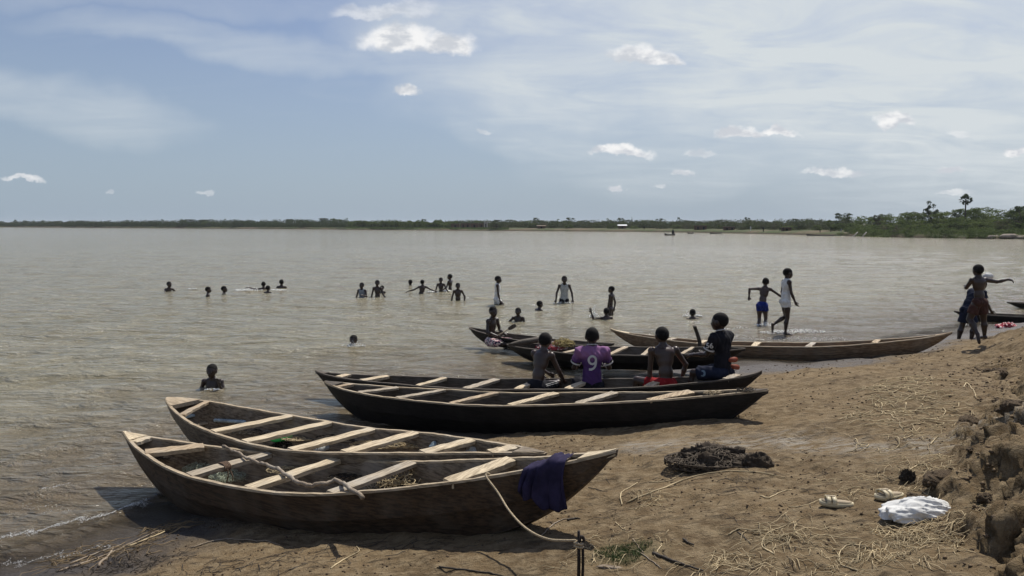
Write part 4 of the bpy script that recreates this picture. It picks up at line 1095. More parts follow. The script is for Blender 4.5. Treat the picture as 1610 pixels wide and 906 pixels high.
            if kind == 'shirt':
                for n in 'RL':
                    e2(J['sh' + n], np.eye(3), (.042, .042, .044)); f2(J['sh' + n], J['sh' + n] + (J['el' + n] - J['sh' + n]) * opt.get('slv', .72), .042, .043)
            else:
                for n, sg in (('R', 1), ('L', -1)): holes.append((J['sh' + n] + X * sg * .018 * S, .052 * S))
                holes.append((J['nb'] + t2 * .035 * S + Tf[1] * .05 * S, .055 * S))
            planes = [(t1 * lo_ * S, -t1)]
        elif kind == 'skirt':                        # cloth lying over lap and thighs
            e2(t1 * .010 * S, Tl, (.095, .075, .06))
            for n in 'RL': h_, k_ = J['hp' + n], J['kn' + n]; Q_.append(('c', tw(h_), tw(k_), .066 * S, .054 * S))
            e2((J['knR'] + J['knL']) / 2 * .6, Tl, (.10, .12, .055)); planes = [(t1 * .05 * S, t1)]; holes = []
        hv = vox * .9; Fg, lo, n_ = evalf(Q_, hv, .02 * S); gx = np.stack(np.meshgrid(*[lo[i] + hv * np.arange(n_[i]) for i in range(3)], indexing='ij'), -1)
        wob = (np.sin(gx[..., 2] * 38 / S + np.sin(gx[..., 0] * 31) * 2.2) * np.sin(gx[..., 0] * 43 + gx[..., 1] * 29 + gx[..., 2] * 9) * .0045 + np.sin(gx[..., 0] * 90 + gx[..., 1] * 70 + np.sin(gx[..., 2] * 40) * 2) * .0018) * S
        Fg = Fg + wob
        for (pp, nn) in planes: Fg = np.maximum(Fg, (gx - tw(pp)) @ (Rz @ nn))
        for (hc_, hr_) in holes: Fg = np.maximum(Fg, hr_ - np.linalg.norm(gx - tw(hc_), axis=-1))
        nm = opt.get('name', {'shorts': 'shorts', 'shirt': 'jersey', 'tank': 'tank_top', 'longtank': 'tank_top', 'skirt': 'wrap_cloth'}[kind])
        Vg, Qg = surfnets(Fg.astype(np.float32), lo, hv); g = link(nm, new_mesh(nm, Vg - base, Qg), mat, root); J['g_' + kind] = (Vg - base, Qg, g)
    return J


def put_text(J, gk, txt, pos, nrm, up, size, mat, off=.004, name='number', bold=.012, sx=1.0):
    """flat printed characters lying on a garment"""
    Vg, Qg, g = J[gk]; bv = BVHTree.FromPolygons([Vector(v) for v in Vg], [tuple(q) for q in Qg])
    cu = bpy.data.curves.new('t', 'FONT'); cu.body = txt; cu.size = size; cu.align_x = 'CENTER'; cu.align_y = 'CENTER'; cu.offset = bold; cu.resolution_u = 8
    to = bpy.data.objects.new('t', cu); C.objects.link(to); dg = bpy.context.evaluated_depsgraph_get(); me = bpy.data.meshes.new_from_object(to.evaluated_get(dg)); bpy.data.objects.remove(to)
    import bmesh
    bm = bmesh.new(); bm.from_mesh(me); bmesh.ops.triangulate(bm, faces=bm.faces)
    for _ in range(3):
        ed = [e_ for e_ in bm.edges if e_.calc_length() > size * .09]
        if ed: bmesh.ops.subdivide_edges(bm, edges=ed, cuts=1); bmesh.ops.triangulate(bm, faces=bm.faces)
    n = Vector(nrm).normalized(); u = Vector(up); u = (u - n * u.dot(n)).normalized(); r = u.cross(n)
    pos = Vector(pos) - Vector(J['base'])
    for v in bm.verts:
        p = pos + r * v.co.x * sx + u * v.co.y; hit = bv.ray_cast(p + n * .3, -n); v.co = (hit[0] + n * off) if hit[0] is not None else p
    bm.to_mesh(me); bm.free(); me.name = name; me.materials.clear(); return link(name, me, mat, J['root'])


WY_ = lambda yw: CH * F / (yw - 352)          # distance of a waterline seen at this row
PI = math.pi
GS = 'boys swimming and wading in the river'
def away(*a): return a

# --- boys sitting on the black boat
def on_thwart(px): t = D.t_at(px, -1); return D.world(t, 0, D.zc(t))
SEATN = ((.10, .98, .02), (.02, .35, -1)); 
p1 = person('shirtless boy in black striped shorts, leftmost of the four sitting on the black boat', 858, 523, 9.75, 1.42, yaw=R(-38), torso=(.0, .18, 1), up2=(0, .42, 1), head=(0, .12, 1), hyaw=R(20),
            armR=((.28, .42, -1), (.02, .75, -1), (.0, .9, -.5)), armL=((.1, .55, -1), (-.25, .8, -.5)), legR=((.12, 1, .05), (.02, .25, -1)), legL=((.2, 1, .1), (.0, .3, -1)), wear=(('shorts', CL_BLACK, {'len': .8, 'flare': .056}),), vox=.0085, skin=SKIN2)
p2 = person('boy in a purple jersey with a white 9 on the back', 931, 515, 9.55, 1.50, yaw=R(-4), torso=(0, .05, 1), up2=(0, .16, 1), head=(0, .1, 1), armR=((.30, .35, -1), (-.1, 1, -.1)), armL=((.30, .3, -1), (-.05, 1, -.15)),
            legR=((.22, 1, .0), (.02, .3, -1)), legL=((.5, 1, .0), (.02, .3, -1)), wear=(('shorts', CL_BLACK, {'len': .8}), ('shirt', CL_PURPLE, {'slv': .85, 'low': -.06})), vox=.0085, wide=1.08)
p3 = person('shirtless boy in red shorts leaning on the black boat', 1040, 514, 9.15, 1.42, yaw=R(10), torso=(.06, .12, 1), up2=(-.04, .36, 1), head=(-.02, .1, 1), armR=((.75, .05, -1), (-.22, .12, -1), (0, .5, -1)), armL=((.06, .04, -1), (-.04, .12, -1), (-.1, .6, -1)),
            legR=((.3, 1, .0), (.02, .3, -1)), legL=((.75, .9, .12), (.02, .3, -1)), wear=(('shorts', CL_RED, {'len': .62}),), vox=.0085, skin=SKIN2, wide=1.12)
p4 = person('boy in a black jersey with white 56 on its sleeve, rightmost of the seated boys', 1131, 492, 8.85, 1.40, yaw=R(38), torso=(0, .04, 1), up2=(0, .12, 1), head=(0, .03, 1), hyaw=R(12), armR=((.2, .45, -1), (-.15, 1, -.2)), armL=((.10, .42, -1), (-.1, 1, -.15)),
            legR=((.2, 1, -.12), (.02, .25, -1)), legL=((.25, 1, -.10), (.02, .3, -1)), wear=(('shorts', CL_NAVY, {'len': .85, 'flare': .062}), ('shirt', CL_BLACK, {'slv': .85, 'low': -.06})), vox=.0085)
bk = lambda J: J['Rz'] @ np.array([0, -1., .12])
c9 = p2['w'](p2['mid'] + norm((0, .16, 1)) * .045 * p2['S'])
Vg, Qg, _ = p2['g_shirt']; bv = BVHTree.FromPolygons([Vector(v) for v in Vg], [tuple(q) for q in Qg]); n9 = Vector(bk(p2)).normalized(); u9 = Vector((0, 0, 1)); u9 = (u9 - n9 * u9.dot(n9)).normalized(); r9 = u9.cross(n9); c9 = Vector(c9) - Vector(p2['base']); st9 = []
for i in range(29): a = 2 * PI * i / 28; st9.append((.046 * math.cos(a), .040 + .050 * math.sin(a)))
tail = [(.046, .040), (.047, .005), (.038, -.035), (.018, -.065), (-.012, -.080), (-.042, -.078)]
vs, fs = [], []
for path in (st9, [(tail[int(i / 4)][0] + (tail[min(int(i / 4) + 1, 5)][0] - tail[int(i / 4)][0]) * (i % 4) / 4, tail[int(i / 4)][1] + (tail[min(int(i / 4) + 1, 5)][1] - tail[int(i / 4)][1]) * (i % 4) / 4) for i in range(21)]):
    k0 = len(vs)
    for i, (x, y) in enumerate(path):
        x2, y2 = path[min(i + 1, len(path) - 1)]; x1, y1 = path[max(i - 1, 0)]
        if path is st9: x2, y2 = path[(i + 1) % 28]; x1, y1 = path[(i - 1) % 28]
        L_ = math.hypot(x2 - x1, y2 - y1); nx_, ny_ = -(y2 - y1) / L_, (x2 - x1) / L_
        for q in (-.0135, -.0045, .0045, .0135):
            p = c9 + r9 * (x + nx_ * q) + u9 * (y + ny_ * q); h_ = bv.ray_cast(p + n9 * .3, -n9); vs.append((h_[0] + n9 * .009) if h_[0] else p)
    for i in range(len(path) - 1):
        for q in range(3): a = k0 + i * 4 + q; fs.append((a, a + 1, a + 5, a + 4))
link('number', new_mesh('number', vs, fs), CL_TRIM, p2['root'])
c56 = p4['w'](p4['shL'] * .55 + p4['elL'] * .45); nL = p4['Rz'] @ np.array([-1., -.45, .05])
put_text(p4, 'g_shirt', '56', c56, nL, (0, 0, 1), .088, CL_TRIM, bold=.002)


def ring_on(J, gk, a, b, f, r, wdt, mat, name):
    """white hem band around a sleeve"""
    a_ = J['w'](J[a]) - J['base']; b_ = J['w'](J[b]) - J['base']; d = norm(b_ - a_); c = a_ + (b_ - a_) * f
    v, fc = tube([c - d * wdt, c, c + d * wdt], [r, r * 1.02, r], 18, cap=False); v2, f2_ = tube([c - d * wdt, c + d * wdt], [r * .9, r * .9], 18, cap=False)
    link(name, new_mesh(name, *merge([(v, fc), (v2, f2_)])), mat, J['root'])


for J, side in ((p2, 'R'), (p2, 'L'), (p4, 'L'), (p4, 'R')):
    ring_on(J, 'g_shirt', 'sh' + side, 'el' + side, .66, .0475 * J['S'], .008, CL_TRIM, 'sleeve_band')
for J in (p2, p4):
    c = J['w'](J['nb']) - J['base']; pts = [Vector(c) + Vector(J['Rz'] @ np.array([.042 * J['S'] * math.cos(t), .036 * J['S'] * math.sin(t) + .006, .030 * J['S'] - .012 * math.sin(t)])) for t in np.linspace(0, 2 * PI, 25)]
    v, f = tube(pts, .006, 6); link('collar', new_mesh('collar', v, f), CL_TRIM, J['root'])
# white side stripes on the leftmost boy's shorts
Vg, Qg, _ = p1['g_shorts']; bv = BVHTree.FromPolygons([Vector(v) for v in Vg], [tuple(q) for q in Qg])
for k, o_ in enumerate((-.011, .011)):
    vs = []
    for i in range(14):
        f = .05 + .70 * i / 13; c = Vector(p1['w'](p1['hpR'] * (1 - f) + p1['knR'] * f) - p1['base']); n = Vector(p1['Rz'] @ np.array([.9, -.2, .55])).normalized()
        ax = Vector(p1['Rz'] @ (p1['knR'] - p1['hpR'])).normalized(); sd = n.cross(ax).normalized()
        for q in (-.0035, .0035):
            s0 = c + sd * (o_ + q) + n * .3; h_ = bv.ray_cast(s0, -n); vs.append((h_[0] + n * .004) if h_[0] else c + n * .09)
    link('stripe', new_mesh('stripe', vs, [(2 * i, 2 * i + 1, 2 * i + 3, 2 * i + 2) for i in range(13)]), CL_TRIM, p1['root'])
# pale crescent emblem on the black-jersey boy's shorts
Vg, Qg, _ = p4['g_shorts']; bv = BVHTree.FromPolygons([Vector(v) for v in Vg], [tuple(q) for q in Qg]); c = Vector(p4['w'](p4['hpL'] * .45 + p4['knL'] * .55) - p4['base']); n = Vector(p4['Rz'] @ np.array([-1., -.3, .1])).normalized(); u = Vector((0, 0, 1)); r3 = u.cross(n).normalized(); vs = []
for i in range(15):
    t = -2.1 + 4.2 * i / 14; th_ = .010 * math.cos(t / 2.2) + .002
    for q in (-1, 1):
        p = c + r3 * (.028 + q * th_) * math.cos(t) + u * (.030 + q * th_) * math.sin(t); h_ = bv.ray_cast(p + n * .3, -n); vs.append((h_[0] + n * .004) if h_[0] else p)
EMB = plain('pale_blue_print', (.16, .22, .27), .8, .1); link('emblem', new_mesh('emblem', vs, [(2 * i, 2 * i + 1, 2 * i + 3, 2 * i + 2) for i in range(14)]), EMB, p4['root'])

# --- paddler in the little canoe
DOWN = ((.1, .3, -1), (.0, .2, -1))
p5 = person('boy sitting in the small dark canoe with a patterned cloth over his lap', 776, 482, 15.0, 1.42, yaw=R(-128), torso=(0, .04, 1), up2=(0, .10, 1), head=(0, .05, 1), hyaw=R(-22), armR=((.3, .15, -1), (-.55, 1, -.35)), armL=((.32, .1, -1), (-.5, 1, -.1)),
            legR=((.35, .9, .05), (-.6, .55, -.12)), legL=((.35, .9, .05), (-.6, .55, -.12)), wear=(('skirt', CL_PINKPAT),), vox=.0095)
S_ = '--- bathers'
STAND = dict(legs=False)
hang2 = ((.30, .05, -1), (.12, .15, -1))
low = dict(legs=False, vox=.012)
person('boy farthest left in the water, only head and shoulders showing', 266, 443, WY_(457.5), 1.45, yaw=R(-120), torso=(0, .2, 1), armR=((.7, .6, -.6), (0, 1, -.3)), armL=((.7, .4, -.7), (0, 1, -.3)), **low)
person('boy second from the left in the water, neck deep', 327.5, 451, WY_(467), 1.40, yaw=R(-70), armR=hang2, armL=hang2, **low)
person('boy third from the left in the water, only his head above it', 352.5, 450, WY_(462), 1.5, yaw=R(-80), armR=hang2, armL=hang2, **low)
person('boy swimming with one arm stretched left amid white spray', 414.5, 443, WY_(456.5), 1.4, yaw=R(20), torso=(-.35, .1, 1), head=(.1, 0, 1), armL=((1, .0, .02), (1, .1, .34), (1, 0, .2)), armR=((.5, .2, -1), (.2, .6, -1)), **low)
person('boy with only his head out, just right of the swimmer in the spray', 421.5, 449, WY_(460.5), 1.35, yaw=R(-20), armR=((.6, .3, -.9), (0, .6, -1)), armL=((.6, .3, -.9), (0, .6, -1)), **low)
person('boy on the right end of the left hand group of swimmers', 442.5, 439.5, WY_(453.5), 1.5, yaw=R(10), armR=((.6, .3, -.9), (0, .6, -1)), armL=((.6, .3, -.9), (0, .6, -1)), **low)
person('boy in a grey sleeveless shirt standing waist deep, left one of a pair', 568.5, 444.5, WY_(467.5), 1.38, yaw=R(165), armR=((.3, .1, -1), (.15, .2, -1)), armL=((.35, .3, -1), (-.2, .9, .3)), wear=(('tank', CL_GREY),), **low)
person('shirtless boy standing waist deep, right one of the pair left of centre', 593, 440.5, WY_(467), 1.42, yaw=R(172), armR=((.3, -.05, -1), (.2, .1, -1)), armL=((.35, .1, -1), (.7, .2, -.8)), **low)
person('boy whose head shows behind the shoulder of the waist deep shirtless boy', 600.5, 449, WY_(461), 1.2, yaw=R(150), armR=hang2, armL=hang2, **low)
person('boy floating low with one arm stretched left along the surface', 645, 439.8, WY_(449.5), 1.45, yaw=R(30), torso=(.1, .1, 1), armL=((1, .1, -.16), (1, .1, -.06)), armR=hang2, **low)
person('boy bending sideways with both arms spread over the water', 663.5, 440, WY_(462), 1.32, yaw=R(14), torso=(.22, .12, 1), head=(-.15, 0, 1), armL=((1, .2, -.55), (1, .2, -.25)), armR=((.8, .2, -.45), (1, .3, -.42)), **low)
person('wet boy standing chest deep left of the tallest one in the trio', 693, 436.5, WY_(458.5), 1.3, yaw=R(175), armR=((.3, .1, -1), (.2, .1, -1)), armL=((.5, .2, -1), (.6, .5, -.5)), **low)
person('taller boy standing behind, seen side on, in the trio near the centre', 707, 431, WY_(457), 1.42, yaw=R(70), armR=((.1, .2, -1), (-.3, .6, -1)), armL=((.3, .3, -1), (.0, 1, -.7)), **low)
person('boy with olive yellow shorts at the waterline, nearest of the trio', 720, 445, WY_(473), 1.36, yaw=R(-165), armR=((.3, -.1, -1), (.15, .1, -1)), armL=((.55, -.1, -1), (-.1, .1, -1)), wear=(('shorts', CL_LIME, {'len': .2}),), legs=True, vox=.012)
person('boy in a white sleeveless outfit wading with one knee raised', 783.5, 434, WY_(481), 1.46, yaw=R(-92), torso=(0, .05, 1), armR=((.1, .1, -1), (.0, .25, -1)), armL=((.1, -.15, -1), (.0, .1, -1)), legR=((.05, .75, -.7), (0, .18, -1)), legL=((.03, -.1, -1), (0, -.2, -1)),
       wear=(('shorts', CL_WHITE, {'len': .45}), ('tank', CL_WHITE, {'low': -.03})), vox=.011)
person('boy in the water behind the canoe with one arm floating out to the left', 814.5, 484, WY_(506), 1.36, yaw=R(165), armR=((.75, .3, -.75), (1, .5, -.05)), armL=((.35, .2, -1), (0, .4, -1)), vox=.0105, legs=False)
person('boy with only head and wet shoulder out, between the canoe and the grey vest boy', 849, 473, WY_(488.5), 1.38, yaw=R(-60), torso=(0, .25, 1), armR=((.5, -.3, -.9), (0, .6, -1)), armL=((.6, .3, -.9), (0, .6, -1)), vox=.011, legs=False)
person('boy in a grey white vest and black shorts wading thigh deep towards the camera', 887.5, 434, WY_(477), 1.56, yaw=R(180), torso=(0, .06, 1), armR=((.36, .0, -1), (.12, .2, -1)), armL=((.36, .0, -1), (.12, .2, -1)), wear=(('shorts', CL_BLACK, {'len': .9}), ('tank', CL_VEST, {'low': -.01})), vox=.0105, wide=1.05)
person('thin shirtless boy standing side on at the right of the splashing boy', 961, 450, WY_(497), 1.28, yaw=R(62), torso=(0, -.05, 1), armR=((.2, -.25, -1), (.05, .1, -1)), armL=((.1, .1, -1), (.0, .2, -1)), vox=.011, slim=.88)
person('boy splashing with his left arm raised out of the water', 953.5, 484, WY_(504), 1.38, yaw=R(12), armL=((.95, .1, -.1), (.32, .1, 1), (.3, 0, 1)), armR=((.45, .3, -1), (0, .4, -1)), vox=.0105, legs=False, hand_spread=.8, curl=.2)
person('boy neck deep with white splashes around him, near the upright pole', 1089, 486, WY_(502.5), 1.38, yaw=R(0), armR=((.8, .2, -.7), (.4, .5, -1)), armL=((.8, .2, -.7), (.4, .5, -1)), vox=.0105, legs=False)
person('boy in blue shorts running through the shallows with his arms swung out', 1204.5, 437, WY_(511), 1.42, yaw=R(-25), torso=(.06, .22, 1), up2=(.12, .28, 1), head=(.05, .1, 1), armL=((1, -.05, -.05), (.02, -.1, -1)), armR=((.72, .45, -.55), (.78, .45, -.6)), legR=((.06, .3, -1), (.0, -.12, -1)), legL=((.0, .1, -1), (-.05, -.45, -.85)),
       wear=(('shorts', CL_BLUE, {'len': .42, 'flare': .058}),), vox=.0095, curl=1.2, skin=SKIN2)
person('tall boy in a long white sleeveless shirt striding right through the shallows', 1240, 422, WY_(526), 1.55, yaw=R(-86), torso=(0, .02, 1), head=(0, .08, 1), foot=-.02, armR=((.12, .16, -1), (.0, .46, -1)), armL=((.12, -.1, -1), (.0, .2, -1)), legR=((.0, .06, -1), (0, -.1, -1)), legL=((.02, .16, -1), (0, -1.0, -.62), (0, .1, -1)),
       wear=(('shorts', CL_WHITE, {'len': .34, 'flare': .060}), ('longtank', CL_WHITE, {'low': -.055})), vox=.009)
J28 = person('smiling boy in the water nearest to the camera, chest deep with one hand raised', 332.5, 573, WY_(612), 1.38, yaw=R(178), armR=((.4, .0, -1), (.1, .1, -1)), armL=((.45, .35, -1), (-.25, .55, 1), (-.1, .2, 1)), vox=.0085, legs=False, hand_spread=.8, curl=.3)
cc = J28['w'](J28['hc'] - J28['Hf'][2] * .034 * J28['S'] + J28['Hf'][1] * .067 * J28['S']) - J28['base']; v, f = lump(.0145, .005, .005, 1, 5, 0, 2); link('teeth', new_mesh('teeth', [Vector(q) + Vector(cc) for q in v], f), TEETH, J28['root'])
person('lone boy with only his head out of the splashing water, left of the black boat', 555.5, 527, WY_(545), 1.40, yaw=R(172), torso=(0, .1, 1), armR=((.8, .3, -.5), (.3, .7, -.3)), armL=((.8, .3, -.7), (.3, .6, -.5)), vox=.0095, legs=False)
# --- children on the bank at the right
gR = G(1571, 531)
J25 = person('child in brown shorts running on the right hand bank with his right arm stretched out', 1537.5, 416.5, gR[1] - .1, 1.35, yaw=R(12), torso=(.02, .12, 1), up2=(-.02, .10, 1), head=(-.02, .04, 1), hyaw=R(-12), foot=float(gR[2]) - .01,
             armR=((1, -.15, -.16), (1, -.35, .26), (1, -.3, -.2)), armL=((-.2, .75, -.7), (-.75, .75, .1)), legR=((.24, .10, -1), (.10, -.04, -1)), legL=((.20, .25, -1), (.0, -.62, -.8), (.02, -.3, -1)), wear=(('shorts', CL_BROWN, {'len': .66, 'flare': .074}),), vox=.009, skin=SKIN, slim=1.18, wide=1.08, fat=1.2, hs=1.12)
J26 = person('child in dark blue clothes bending behind the running child with a white bundle', 1548, 441, 16.2, 1.3, yaw=R(-78), torso=(0, .38, 1), up2=(0, .75, 1), head=(0, .6, 1), foot=-.02, armR=((.1, .35, -1), (.0, .6, -.8)), armL=((.1, .35, -1), (.0, .6, -.8)), legR=((.1, .30, -1), (.0, -.22, -1)), legL=((.1, -.05, -1), (.0, -.25, -1)),
             wear=(('shorts', CL_NAVY, {'len': .8, 'flare': .07}), ('shirt', CL_NAVY, {'slv': .8})), vox=.010, slim=1.3, wide=1.1, fat=1.15)
v, f = lump(.105, .08, .075, 77, 10, .3, 2); wr = J26['w'](J26['wrR']); o = link('cloth_bundle', new_mesh('cloth_bundle', v, f), CL_TRIM, None, tuple(atY(1553, 435, 15.4))); tag(o, 'white cloth bundle held up beside the running child', 'cloth bundle')
# tiny people of the far bank
def tiny(px, off, h, label, mat=SKIN):
    p = farpt(px, off); P = [('c', np.array([sx * .1, 0, .05]), np.array([sx * .07, 0, .75]), .06, .09) for sx in (-1, 1)] + [('e', np.array([0, 0, 1.05]), np.eye(3), np.array([.19, .13, .33])), ('e', np.array([0, 0, 1.52]), np.eye(3), np.array([.10, .11, .14])), ('c', np.array([0, 0, 1.2]), np.array([0, 0, 1.45]), .08, .06)] + [('c', np.array([sx * .17, 0, 1.28]), np.array([sx * .27, 0, .8]), .06, .045) for sx in (-1, 1)]
    Fd, lo, n_ = evalf(P, .05, .08); V_, Q = surfnets(Fd, lo, .05); k = h / F * p[1] / 1.66
    r = empty('person', p, 0, label, 'person', 'people on the far bank'); r.scale = (k, k, k); link('body', new_mesh('body', V_, Q), mat, r)


for px, off, h, lb, mt in ((1199, 2, 8, 'tallest tiny figure standing at the far landing place', CL_BLACK), (1230, 5, 6, 'tiny figure left of the distant pair on the landing place', CL_BLACK), (1225, 5, 5.5, 'small dark figure beside the distant pair', CL_NAVY), (1012, 3, 5.5, 'tiny figure on the far bank below the white roof', CL_BLACK),
                           (1321, 3, 6, 'tiny figure in pale clothes near the wood', CL_GREY), (1305, 4, 6.5, 'tiny dark figure left of the pale one near the wood', CL_BLACK), (1137, 5, 6, 'tiny figure by the brown mud houses', CL_BLACK), (1179, 4, 7, 'tiny figure in white on the far landing place', CL_WHITE), (1288, 2, 5, 'tiny figure by the longest moored boat', CL_BLACK)):
    tiny(px, off, h, lb, mt)
p = atZ(1058, 370.2); P = [('e', np.array([0, 0, .6]), np.eye(3), np.array([.3, .25, .55])), ('e', np.array([0, 0, 1.2]), np.eye(3), np.array([.14, .14, .17]))]; Fd, lo, n_ = evalf(P, .06, .1); V_, Q = surfnets(Fd, lo, .06)
r = empty('person', p, 0, 'tiny figure sitting in the distant motor boat', 'person', 'people on the far bank'); link('body', new_mesh('body', V_, Q), CL_BLACK, r)

# ------------------------------------------------------------------ things in and around the boats
def tangle(name, c, rx, ry, rz, n, rad, mat, label, cat, seed=0, ln=.5, floor=True, group=None, root=None):
    r = random.Random(seed); parts = []
    for i in range(n):
        a = r.uniform(0, 2 * PI); q = r.random() ** .6; p = Vector((rx * q * math.cos(a), ry * q * math.sin(a), rz * r.random() * (1 - q * .7))); d = Vector((r.uniform(-1, 1), r.uniform(-1, 1), r.uniform(-.5, .5))).normalized(); pts = [p]
        for k in range(6):
            d = (d + Vector((r.uniform(-1, 1), r.uniform(-1, 1), r.uniform(-.7, .7))) * .8).normalized(); p = p + d * ln * max(rx, ry) / 5
            e = math.hypot(p.x / rx, p.y / ry)
            if e > 1: p.x /= e; p.y /= e
            p.z = min(max(p.z, .0), rz * (1.15 - .8 * min(e, 1))); pts.append(p.copy())
        parts.append(tube(pts, rad * r.uniform(.7, 1.3), 4, False))
    o = link(name, new_mesh(name, *merge(parts)), mat, root, tuple(c) if root is None else tuple(c)); return tag(o, label, cat, group)


def crumple(rx, ry, rz, seed, n=22, fold=.10, freq=9):
    vs, fs = lump(rx, ry, rz, seed, n, .30, .15); out = []
    for v in vs:
        x, y, z = v
        if fold < 0:                                  # long sharp creases
            wv = float(fbm(np.array([x / rx * 1.3 + seed]), np.array([y / ry * 1.3]), seed, 2)[0]); f1 = float(fbm(np.array([x / rx * 1.6 + wv * 3]), np.array([(y + z) / ry * 2.6 + x / rx * 1.2]), seed + 5, 3)[0]); rg = (1 - min(1, abs(f1) * 5)) * 1.0; k = 1 + fold * (rg - .4) * -1.2; out.append((x * (1 + (k - 1) * .5), y * (1 + (k - 1) * .6), z * k if z > 0 else z)); continue
        a = math.sin(freq * (x / rx) + 2.3 * math.sin(3 * y / ry + seed) + seed) * math.cos(freq * .6 * y / ry + 1.7 * x / rx); k = 1 + fold * (abs(a) * 2 - .8); out.append((x * (1 + fold * .4 * a), y * (1 + fold * .4 * a), z * k if z > 0 else z))
    return out, fs


def inboat(bt, px, py, up=.0, name=None):
    """point on the inner floor of a boat seen at a pixel"""
    d = ray(px, py); best = None
    for Y in np.linspace(4, 16, 2400):
        P = np.array([0, 0, CH]) + d * Y; c, n = math.cos(bt.ang), math.sin(bt.ang); rx, ry = P[0] - bt.mid[0], P[1] - bt.mid[1]; lx, ly = c * rx + n * ry, -n * rx + c * ry; t = lx / bt.L + .5
        if 0.04 < t < .96 and -bt.hw(t) * .62 < ly < bt.hw(t) * .97:
            fz = max(bt.zk(t) + .03, bt.floor); fz += (bt.zc(t) - fz) * max(0, abs(ly) / bt.hw(t) - .55) / .42
            if P[2] <= fz + up: return Vector((P[0], P[1], fz))
    P = np.array([0, 0, CH]) + d * bt.mid[1]; return Vector(P)


tangle('fishing_net', inboat(A, 315, 742), .17, .13, .09, 300, .0013, NETM, 'pale green fishing net heap in the nearest boat, left of the lashed thwart', 'fishing net', 1)
tangle('fishing_net', inboat(A, 362, 752), .20, .13, .08, 320, .0013, NETM, 'pale green fishing net heap in the nearest boat, right of the lashed thwart', 'fishing net', 2)
tangle('straw_bundle', inboat(A, 640, 762), .26, .16, .14, 130, .0030, STRAW, 'tangle of dry stems and dark twine in the nearest boat near its landward end', 'dry stems', 3, .9)
tangle('twine', inboat(A, 625, 768), .26, .16, .07, 160, .0028, NETD, 'dark twine heap beneath the dry stems in the nearest boat', 'twine', 4, .9)
ts = [A.t_at(352, 1), 0]; Ya = float(A.world(ts[0], A.hw(ts[0]), 0)[1])
cp = [(350, 701), (372, 711), (392, 722), (415, 730), (437, 738), (455, 750), (478, 762), (505, 761), (530, 756), (546, 765), (570, 782)]


def on_rim(bt, px, py, dz):
    """point at the level of a boat's rim seen at a pixel"""
    d = ray(px, py); c, n = math.cos(bt.ang), math.sin(bt.ang)
    for Y in np.linspace(4, 16, 3000):
        P = np.array([0, 0, CH]) + d * Y; rx, ry = P[0] - bt.mid[0], P[1] - bt.mid[1]; t = (c * rx + n * ry) / bt.L + .5
        if P[2] <= bt.zc(min(max(t, 0), 1)) + dz: return Vector(P)


pts = [on_rim(A, px, py, .035 if k not in (0, 10) else .01) for k, (px, py) in enumerate(cp)]; pts = curve_pts(pts, 60)
pts = [p + Vector((0, 0, .006 * math.sin(i * 1.1) + .004 * math.sin(i * 2.7))) for i, p in enumerate(pts)]
v, f = tube(pts, [.010 + .006 * min(1, i / 25) + .0015 * math.sin(i * 1.9) for i in range(61)], 9); br = link('branch', new_mesh('branch', v, f), STICK); tag(br, 'crooked bare branch lying across the thwarts of the nearest boat', 'branch')
# lashing round the third thwart
tl = (A.t_at(292, -1) + A.t_at(428, 1)) / 2 - .003; c0 = A.world(tl, -.06, A.zc(tl) - .01); axd = (A.world(tl + .01, .30, 0) - A.world(tl - .01, -.30, 0)).normalized(); prt = []
sdv = Vector((-axd.y, axd.x, 0))
for k in range(5):
    pts = [c0 + axd * (k * .013 - .02 + .01 * math.sin(tt_)) + sdv * .078 * math.cos(tt_) + Vector((0, 0, .034 * math.sin(tt_))) for tt_ in np.linspace(0, 2 * PI, 17)]; prt.append(tube(pts, .0062, 5))
prt.append(tube(curve_pts([c0 - sdv * .078, c0 - sdv * .085 + Vector((0, 0, -.06)), c0 - sdv * .05 + Vector((0, .01, -.13)), c0 - sdv * .06 + Vector((.02, 0, -.17))], 14), .0062, 5))
prt.append(tube(curve_pts([c0 - sdv * .05 + axd * .03, c0 - sdv * .09 + axd * .04 + Vector((0, 0, -.08)), c0 - sdv * .07 + axd * .05 + Vector((0, 0, -.12))], 10), .0062, 5))
tag(link('rope_lashing', new_mesh('rope_lashing', *merge(prt)), plain('brown_rope', (.13, .085, .055), .9, .3, 90)), 'brown rope wound round the third thwart of the nearest boat', 'rope')
# green bottle, cloths and rubbish in the second boat
def lathe_x(prof, sides=14):
    vs, fs = [], []
    for (x, r_) in prof: vs += [(x, r_ * math.cos(2 * PI * k / sides), r_ * math.sin(2 * PI * k / sides)) for k in range(sides)]
    for i in range(len(prof) - 1): fs += [(i * sides + k, i * sides + (k + 1) % sides, (i + 1) * sides + (k + 1) % sides, (i + 1) * sides + k) for k in range(sides)]
    fs += [tuple(range(sides))[::-1], tuple((len(prof) - 1) * sides + k for k in range(sides))]; return vs, fs


